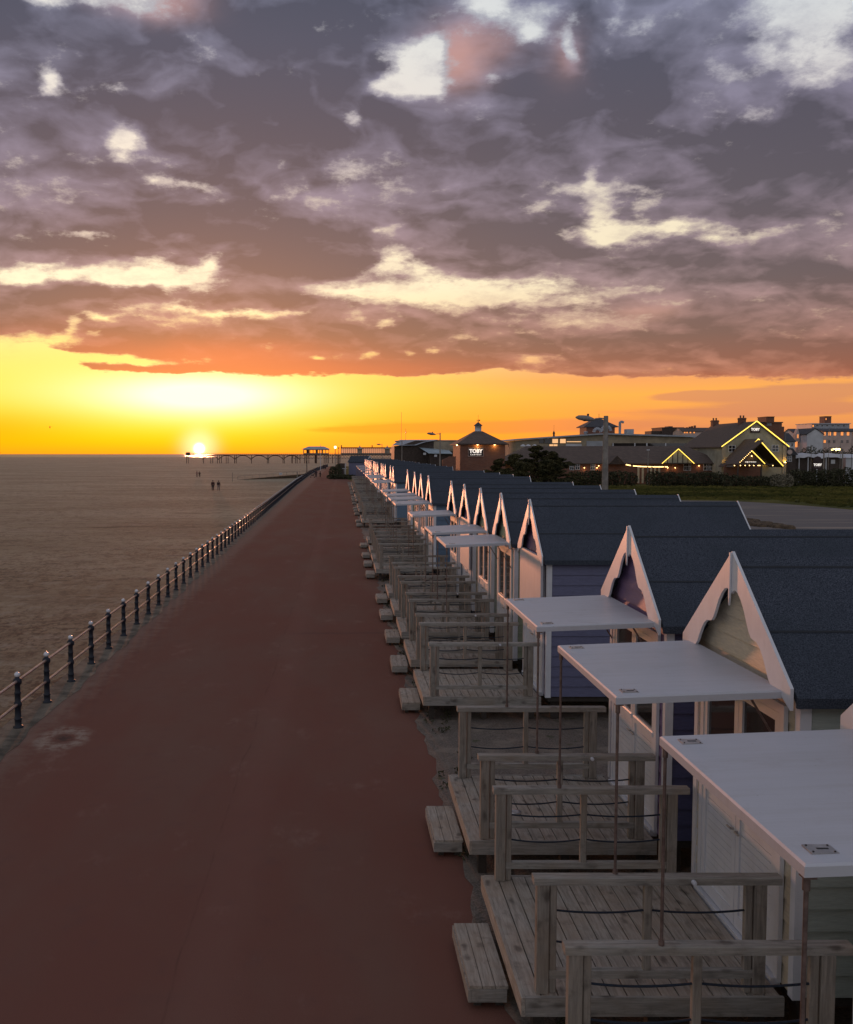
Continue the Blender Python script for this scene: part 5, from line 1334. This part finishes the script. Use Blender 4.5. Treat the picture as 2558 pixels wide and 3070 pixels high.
# ================================================================== purple kiosk hut and bushes at the far end
t = thing('purple_kiosk', 'purple hut with white scalloped gable standing across the far end of the row', 'kiosk', (wx(1046, 205), 205, 0), R(-24))
PW, PD, PE, PR = 3.9, 3.0, 3.5, 4.65
obj('wall', MB().prism([(0, 0), (PD, 0), (PD, PE), (PD/2, PR - .1), (0, PE)], 0, 0, PW), CL['lilac'], t)
s_ = (PR - PE) / (PD / 2)
rf = MB()
for sg_ in (-1, 1):
    yc = PD / 2
    rf.prism([(yc, PR), (yc + sg_ * (PD/2 + .2), PE - s_ * .2), (yc + sg_ * (PD/2 + .2), PE - s_ * .2 - .12), (yc, PR - .12)], 0, -.2, PW + .25)
obj('roof', rf, M['felt'], t)
bg_ = MB()
for sg_ in (-1, 1):
    yc = PD / 2
    bg_.prism([(yc, PR + .06), (yc + sg_ * (PD/2 + .3), PE - s_ * .3 + .06), (yc + sg_ * (PD/2 + .3), PE - s_ * .3 - .3), (yc, PR - .3)], 0, PW + .26, PW + .31)
obj('bargeboard', bg_, M['white_board'], t)
obj('corner_board', MB().box(PW - .02, PW + .05, -.06, .06, 0, PE - .1), M['white_board'], t)
ga = thing('garden_gate', 'small white framed gate and shelter at the bushes left of the purple hut', 'gate')
Yg = 206
obj('post', MB().box(wx(1036, Yg) - .1, wx(1036, Yg) + .1, Yg, Yg + .15, 0, wz(1388, Yg)), M['render_white'], ga)
obj('frame', MB().box(wx(1023, Yg), wx(1041, Yg), Yg + .2, Yg + .3, wz(1405, Yg), wz(1403.5, Yg)).box(wx(1023, Yg), wx(1024, Yg), Yg + .2, Yg + .3, 0, wz(1405, Yg)).box(wx(1032, Yg), wx(1033, Yg), Yg + .2, Yg + .3, 0, wz(1405, Yg)), M['render_white'], ga)
obj('shelter', MB().box(wx(1014, 212), wx(1034, 212), 212, 214, 0, wz(1389, 212)), M['blackwood'], ga)
hedge(-2.9, 2.4, 196, 0.95, 4.4, 'low spreading dark bush at the end of the promenade before the purple hut', 31, 'hedge', 150, 'shrub')
hedge(-2.6, -0.4, 203, 2.7, 3.0, 'taller dark green bush left of the white garden frame', 32, 'hedge', 120, 'shrub')

# ================================================================== pier
YP = 650.0
t = thing('pier', 'long Victorian iron pier on slender legs with arched braces, running out across the beach', 'pier')
xA, xB = wx(558, YP), wx(1205, YP); zd = wz(1365, YP); zt = wz(1358, YP)
obj('deck', MB().box(xA, xB, YP, YP + 9, zd, zd + .55), M['pier'], t)
rl_ = MB().box(xA, xB, YP - .05, YP + .05, zt - .12, zt).box(xA, xB, YP - .04, YP + .04, zt - .75, zt - .65)
x = xA
while x < xB: rl_.box(x, x + .14, YP - .05, YP + .05, zd + .5, zt); x += 1.3
obj('balustrade', rl_, M['pier'], t)
legs = [560, 563, 607, 611, 631, 635, 653, 657, 661, 679, 683, 701, 705, 708, 752, 755, 801, 804, 849, 852, 874, 877, 886, 890, 900, 913, 917, 921, 926, 945, 949, 972, 977, 981, 985, 997, 1011, 1015, 1019]
for i, px in enumerate(legs):
    d_ = (i % 3) * 3.2; w = .22 if px not in (946, 945, 949) else .45
    obj('leg', MB().tube((wx(px, YP), YP + d_, -1.2), (wx(px, YP), YP + d_, zd - .01), w, n=6), M['pier'], t)
for a, b_ in zip((608, 656, 705, 753, 802, 850), (656, 705, 753, 802, 850, 899)):
    ar = MB(); xa_, xb_ = wx(a, YP), wx(b_, YP); pts = []
    for k_ in range(13):
        u = k_ / 12; pts.append((xa_ + (xb_ - xa_) * u, YP + .2, zd - .1 - 2.6 * (abs(2 * u - 1) ** 2.4)))
    ar.path(pts, .30, 5); obj('arched_brace', ar, M['pier'], t)
lt = MB(); px = 874
while px < 1190:
    a, b_ = wx(px, YP), wx(px + 9, YP)
    lt.tube((a, YP + .1, zd), (b_, YP + .1, zd - 2.0), .09, n=4).tube((a, YP + .1, zd - 2.0), (b_, YP + .1, zd), .09, n=4); px += 9
lt.box(wx(874, YP), wx(1190, YP), YP, YP + .2, zd - 2.15, zd - 2.0)
obj('lattice', lt, M['pier'], t)
obj('end_hut', MB().box(xA, wx(568, YP), YP + 1, YP + 5, zd + .55, wz(1357, YP) + .3), M['pier'], t)
t = thing('pier_pavilion', 'hipped-roof wooden pavilion standing on the pier deck', 'pavilion')
xa, xb = wx(910, YP), wx(986, YP); z0 = zd + .56
obj('wall', MB().box(xa, xb, YP + 1.5, YP + 7.5, z0, z0 + .9).box(xa, xb, YP + 1.5, YP + 7.5, wz(1349, YP), wz(1346.5, YP)), M['pierwhite'], t)
for i in range(9):
    p = xa + (xb - xa) * i / 8
    obj('pillar', MB().box(p - .18, p + .18, YP + 1.45, YP + 1.6, z0 + .9, wz(1349, YP)).box(p - .18, p + .18, YP + 7.4, YP + 7.5, z0 + .9, wz(1349, YP)), M['pierwhite'], t)
obj('screen', MB().box(xa + 2.2, xa + 3.8, YP + 4, YP + 4.2, z0 + .9, wz(1349, YP)).box(xa + 8, xa + 9.6, YP + 4, YP + 4.2, z0 + .9, wz(1349, YP)).box(xa + 12, xa + 13, YP + 4, YP + 4.2, z0 + .9, wz(1349, YP)), M['pier'], t)
obj('roof', hip_roof(wx(904, YP), wx(991, YP), YP, YP + 9, wz(1346.5, YP), wz(1338, YP), wx(925, YP), wx(972, YP), YP + 4.5), M['clad_grey'], t)
t = thing('pier_arcade', 'long glazed arcade with small turrets at the shore end of the pier', 'arcade')
xa, xb = wx(1023, YP), wx(1200, YP)
obj('base_wall', MB().box(xa, xb, YP + 1, YP + 9, zd + .56, zd + 1.6), M['pierwhite'], t)
obj('roof', MB().box(xa - .3, xb, YP + .7, YP + 9.3, wz(1344, YP), wz(1340.5, YP)), M['pier'], t)
p = xa; i = 0
while p < xb:
    obj('pillar', MB().box(p, p + .3, YP + 1, YP + 1.2, zd + 1.6, wz(1344, YP)), M['pierwhite'], t); p += 1.35; i += 1
obj('panes', MB().box(xa, xb, YP + 5, YP + 5.1, zd + 1.6, wz(1344, YP)), emis('sunset_glow_glazing', (1.0, 0.42, 0.20), 0.55), t)  # panes glow by emission in place of sunset seen through them
for px in (1079, 1161):
    tq = obj('turret', MB().box(wx(px, YP) - 1.6, wx(px, YP) + 1.6, YP + .4, YP + .99, zd + .56, wz(1346, YP)), M['pierwhite'], t)
    obj('turret_roof', MB().lathe([(2.3, 0), (1.9, .45), (1.2, 1.1), (.4, 1.6), (.2, 2.1), (.001, 2.9)], (wx(px, YP), YP + .7, wz(1346, YP)), 10), M['pierwhite'], tq)
for px in (1023, 1115): obj('finial', MB().lathe([(.3, 0), (.3, .6), (.5, .8), (.001, 1.6)], (wx(px, YP) + .2, YP + 1, wz(1340.5, YP)), 8), M['pier'], t)

# ================================================================== lamp, flagpole and posts at the far end
t = thing('victorian_lamp', 'lit Victorian lamp post against the orange sky by the pier', 'street lamp', (wx(1005.5, 260), 260, 0))
zt = wz(1340, 260)
obj('column', MB().lathe([(.22, 0), (.2, .5), (.1, .7), (.08, zt - .5), (.12, zt - .4)], (0, 0, 0), 8), M['lampgrey'], t)
obj('globe', MB().lathe([(.001, zt - .42), (.22, zt - .3), (.30, zt), (.22, zt + .25), (.001, zt + .32)], (0, 0, 0), 12), M['lamp_hot'], t)
obj('cap', MB().lathe([(.27, zt + .25), (.15, zt + .45), (.04, zt + .55), (.001, zt + .75)], (0, 0, 0), 8), M['black'], t)
t = thing('flag_pole', 'tall white pole by the railing at the promenade end', 'flagpole', (wx(961.5, 300), 300, 0))
obj('shaft', MB().tube((0, 0, 0), (0, 0, wz(1331, 300)), .11, .05, 6), M['render_white'], t)
for i, (px, Y, pt_, lb) in enumerate(((1014, 258, 1341, 'thin dark post just right of the lit lamp'), (1022, 256, 1340, 'grey post beside the pier arcade corner'), (1016.5, 262, 1342, 'thin post between the lit lamp and the arcade'))):
    t = thing('post', lb, 'post', (wx(px, Y), Y, 0)); obj('shaft', MB().tube((0, 0, 0), (0, 0, wz(pt_, Y)), .07, .05, 6), M['lampgrey'] if i else M['blackwood'], t)
    if i == 0: obj('box', MB().box(0, .35, -.1, .1, wz(pt_, Y) - .3, wz(pt_, Y)), M['black'], t)
t = thing('marker_post', 'dark wooden marker post on the beach side of the railing, near the ramp top', 'post', (wx(931.3, 240) - .9, 240, -1.2)); obj('shaft', MB().tube((0, 0, 0), (0, 0, 1.2 + wz(1381, 240)), .10, n=6), M['blackwood'], t)
t = thing('marker_post', 'short pale wooden post standing on the sand below the ramp', 'post', (wx(891.5, 165), 165, -1.2)); obj('shaft', MB().tube((0, 0, 0), (0, 0, 1.2 + wz(1414, 165)), .09, n=6), M['pierwhite'], t)
t = thing('marker_post', 'lone thin post on the open sand at the seaward end of the ramp', 'post', (wx(697, 220), 220, -1.2)); obj('shaft', MB().tube((0, 0, 0), (0, 0, 1.2 + wz(1416, 220)), .07, n=6), M['pierwhite'], t)
# slipway
t = thing('slipway', 'stone slipway ramp with a thin handrail sloping down from the promenade to the sand', 'ramp')
YA, YB = 235, 262
def sp(px, py, Y, dz_=0): return (wx(px, Y), Y, wz(py, Y) + dz_)
xa, xb = wx(712, YA), rail_x(YB) - .32
obj('ramp', MB().add([(xa, YA, -1.19), (xb, YB - 6, -1.19), (xb, YB - 6, -.1), (xa, YA + 1.5, -1.19), (xb, YB, -.1), (xb, YB, -1.19)], [(0, 1, 2), (0, 2, 4, 3)]), M['rock'], t)
hr = MB()
for k_ in range(12):
    u = k_ / 11; hr.tube((xa + (xb - xa) * u, YA + .8 + (YB - YA - 4) * u, -1.19 + u * 1.1), (xa + (xb - xa) * u, YA + .8 + (YB - YA - 4) * u, -.35 + u * 1.1), .03, n=5)
hr.tube((xa, YA + .8, -.35), (xb, YB - 3.2, .75), .03, n=5)
obj('handrail', hr, M['lampgrey'], t)
obj('notice', MB().box(wx(834, 230) - .35, wx(834, 230) + .35, 240, 240.05, wz(1423, 240), wz(1417, 240)), M['render_white'], t)

# ================================================================== people
import bmesh
def skin_body(name, pts, edges, rad, mat, parent):
    me = bpy.data.meshes.new(name); me.from_pydata(pts, edges, [])
    o = bpy.data.objects.new(name, me); C.objects.link(o)
    md = o.modifiers.new('skin', 'SKIN'); md.use_smooth_shade = True
    for i, r in enumerate(rad): me.skin_vertices[0].data[i].radius = (r, r)
    me.skin_vertices[0].data[0].use_root = True
    o.modifiers.new('sub', 'SUBSURF').levels = 1
    dg = bpy.context.evaluated_depsgraph_get(); ev = o.evaluated_get(dg)
    m2 = bpy.data.meshes.new_from_object(ev); m2.materials.clear(); m2.materials.append(mat)
    bpy.data.objects.remove(o); bpy.data.meshes.remove(me)
    o2 = bpy.data.objects.new(name, m2); C.objects.link(o2); o2.parent = parent
    return o2
def person(loc, h, rz, label, top, legs_c, stride=.18, lean=0.0, hair=(0.03, 0.02, 0.015), arm_fwd=0.1, group=None):
    t = thing('person', label, 'person', loc, rz, group); s_ = h / 1.75
    sk = lambda L: [tuple(c * s_ for c in p) for p in L]
    # x = side, y = walking direction
    P0 = sk([(0,0,.95),(0,lean*.3,1.15),(0,lean*.7,1.38),(0,lean,1.50),(0,lean+.01,1.57),(0,lean+.02,1.66),(0,lean+.02,1.73),
          (.10,0,.90),(.11,stride*.6,.50),(.11,stride*.75,.08),(.12,stride*.75+.15,.035),
          (-.10,0,.90),(-.11,-stride*.35,.50),(-.11,-stride,.09),(-.12,-stride+.13,.035),
          (.19,lean*.9,1.42),(.24,lean*.6-.04,1.15),(.23,lean*.6+arm_fwd,.92),(.225,lean*.6+arm_fwd+.03,.83),
          (-.19,lean*.9,1.42),(-.24,lean*.6+.04,1.15),(-.23,lean*.6+arm_fwd*.6,.92),(-.225,lean*.6+arm_fwd*.6+.03,.83)])
    E0 = [(0,1),(1,2),(2,3),(3,4),(4,5),(5,6),(0,7),(7,8),(8,9),(9,10),(0,11),(11,12),(12,13),(13,14),(2,15),(15,16),(16,17),(17,18),(2,19),(19,20),(20,21),(21,22)]
    R0 = [.145,.14,.155,.07,.06,.095,.06,.10,.075,.05,.04,.10,.075,.05,.04,.07,.052,.042,.035,.07,.052,.042,.035]
    skin_body('body', P0, E0, [r * s_ for r in R0], M['skin'], t)
    ja = simple('jacket_' + label[:8].replace(' ', '_'), top, .9, .2, 8); tr = simple('trousers_' + label[:8].replace(' ', '_'), legs_c, .9, .2, 8)
    skin_body('jacket', [P0[i] for i in (0,1,2,15,16,17,19,20,21)], [(0,1),(1,2),(2,3),(3,4),(4,5),(2,6),(6,7),(7,8)], [v * s_ for v in (.175,.17,.18,.095,.075,.06,.095,.075,.06)], ja, t)
    skin_body('trousers', [P0[i] for i in (0,7,8,9,11,12,13)], [(0,1),(1,2),(2,3),(0,4),(4,5),(5,6)], [v * s_ for v in (.16,.12,.09,.075,.12,.09,.075)], tr, t)
    hm = MB().lathe([(.001, .12), (.07, .10), (.108, .03), (.108, -.03), (.09, -.05)], (0, (lean + .01) * s_, 1.665 * s_), 10)
    obj('hair', hm, simple('hair_' + label[:8].replace(' ', '_'), hair, .8, .1), t)
    return t
Yb = 6.2 * 2923 / (1471.5 - 1361)
person((wx(638.5, Yb), Yb, -1.2), 1.78, 0.1, 'person in a dark red-brown jacket walking away on the sand, left of the nearer pair', (.06, .02, .018), (.03, .02, .025), .22, group=None)
person((wx(655, Yb), Yb + .3, -1.2), 1.72, -0.1, 'person in dark jacket and pale trousers walking on sand, right of the nearer pair', (.045, .02, .022), (.22, .17, .16), .18)
Yc = 6.2 * 2923 / (1430.5 - 1361)
person((wx(591, Yc), Yc, -1.2), 1.7, 0, 'tiny far person in pale clothes on the sand below the sun', (.35, .22, .18), (.25, .15, .12), .15)
person((wx(598, Yc), Yc + .5, -1.2), 1.55, 0, 'tiny far person in dark clothes on the sand below the sun', (.10, .04, .03), (.08, .04, .03), .15)
Yd = 5.0 * 2923 / (1431.3 - 1361)
person((wx(948, Yd), Yd, 0), 1.62, PI, 'person in dark clothes pushing a pushchair along the promenade by the railing', (.03, .02, .035), (.03, .025, .035), .22, .1, arm_fwd=.3)
person((wx(960, Yd), Yd + .4, 0), 1.25, PI + .3, 'child in dark clothes walking on the promenade beside the pushchair', (.05, .03, .035), (.04, .03, .03), .25)
person((wx(971.5, 315), 315, 0), 2.0 * .87, 0, 'far person in black standing at the promenade end under the white pole', (.02, .015, .02), (.02, .015, .02), .1)
person((wx(976.5, 312), 312, 0), 1.8, 0, 'far person in dark grey at the promenade end beside the one in black', (.035, .025, .03), (.02, .015, .02), .15)
t = thing('pushchair', 'dark pushchair pushed along the promenade beside the railing', 'pushchair', (wx(938, Yd), Yd - .2, 0))
obj('seat', MB().prism([(-.35, .45), (.3, .40), (.42, .95), (.3, 1.0), (.15, .6), (-.3, .62)], 1, -.25, .25), M['black'], t)
obj('frame', MB().path([(-.4, -.2, .1), (.35, -.2, .8), (.6, -.2, 1.02)], .02).path([(.4, -.2, .1), (-.2, -.2, .6)], .02).path([(-.4, .2, .1), (.35, .2, .8), (.6, .2, 1.02)], .02).path([(.4, .2, .1), (-.2, .2, .6)], .02), M['lampgrey'], t)
for x_ in (-.4, .4):
    for y_ in (-.22, .22): obj('wheel', MB().tube((x_, y_ - .02, .11), (x_, y_ + .02, .11), .11, n=12), M['black'], t)
# bird high over the sea
t = thing('seagull', 'tiny seagull gliding high in the yellow sky on the left', 'bird', (wx(153, 160), 160, wz(1281, 160)), .4)
obj('body', MB().lathe([(.001, -.2), (.07, -.08), (.08, .05), (.04, .18), (.001, .24)], (0, 0, 0), 8).add([(0, -.06, .02), (0, .08, .02), (.35, .06, .16), (.75, -.02, .05), (.35, -.05, .15)], [(0, 1, 2, 4), (4, 2, 3)]).add([(0, -.06, .02), (0, .08, .02), (-.35, .06, .16), (-.75, -.02, .05), (-.35, -.05, .15)], [(0, 1, 2, 4), (4, 2, 3)]), M['blackwood'], t)
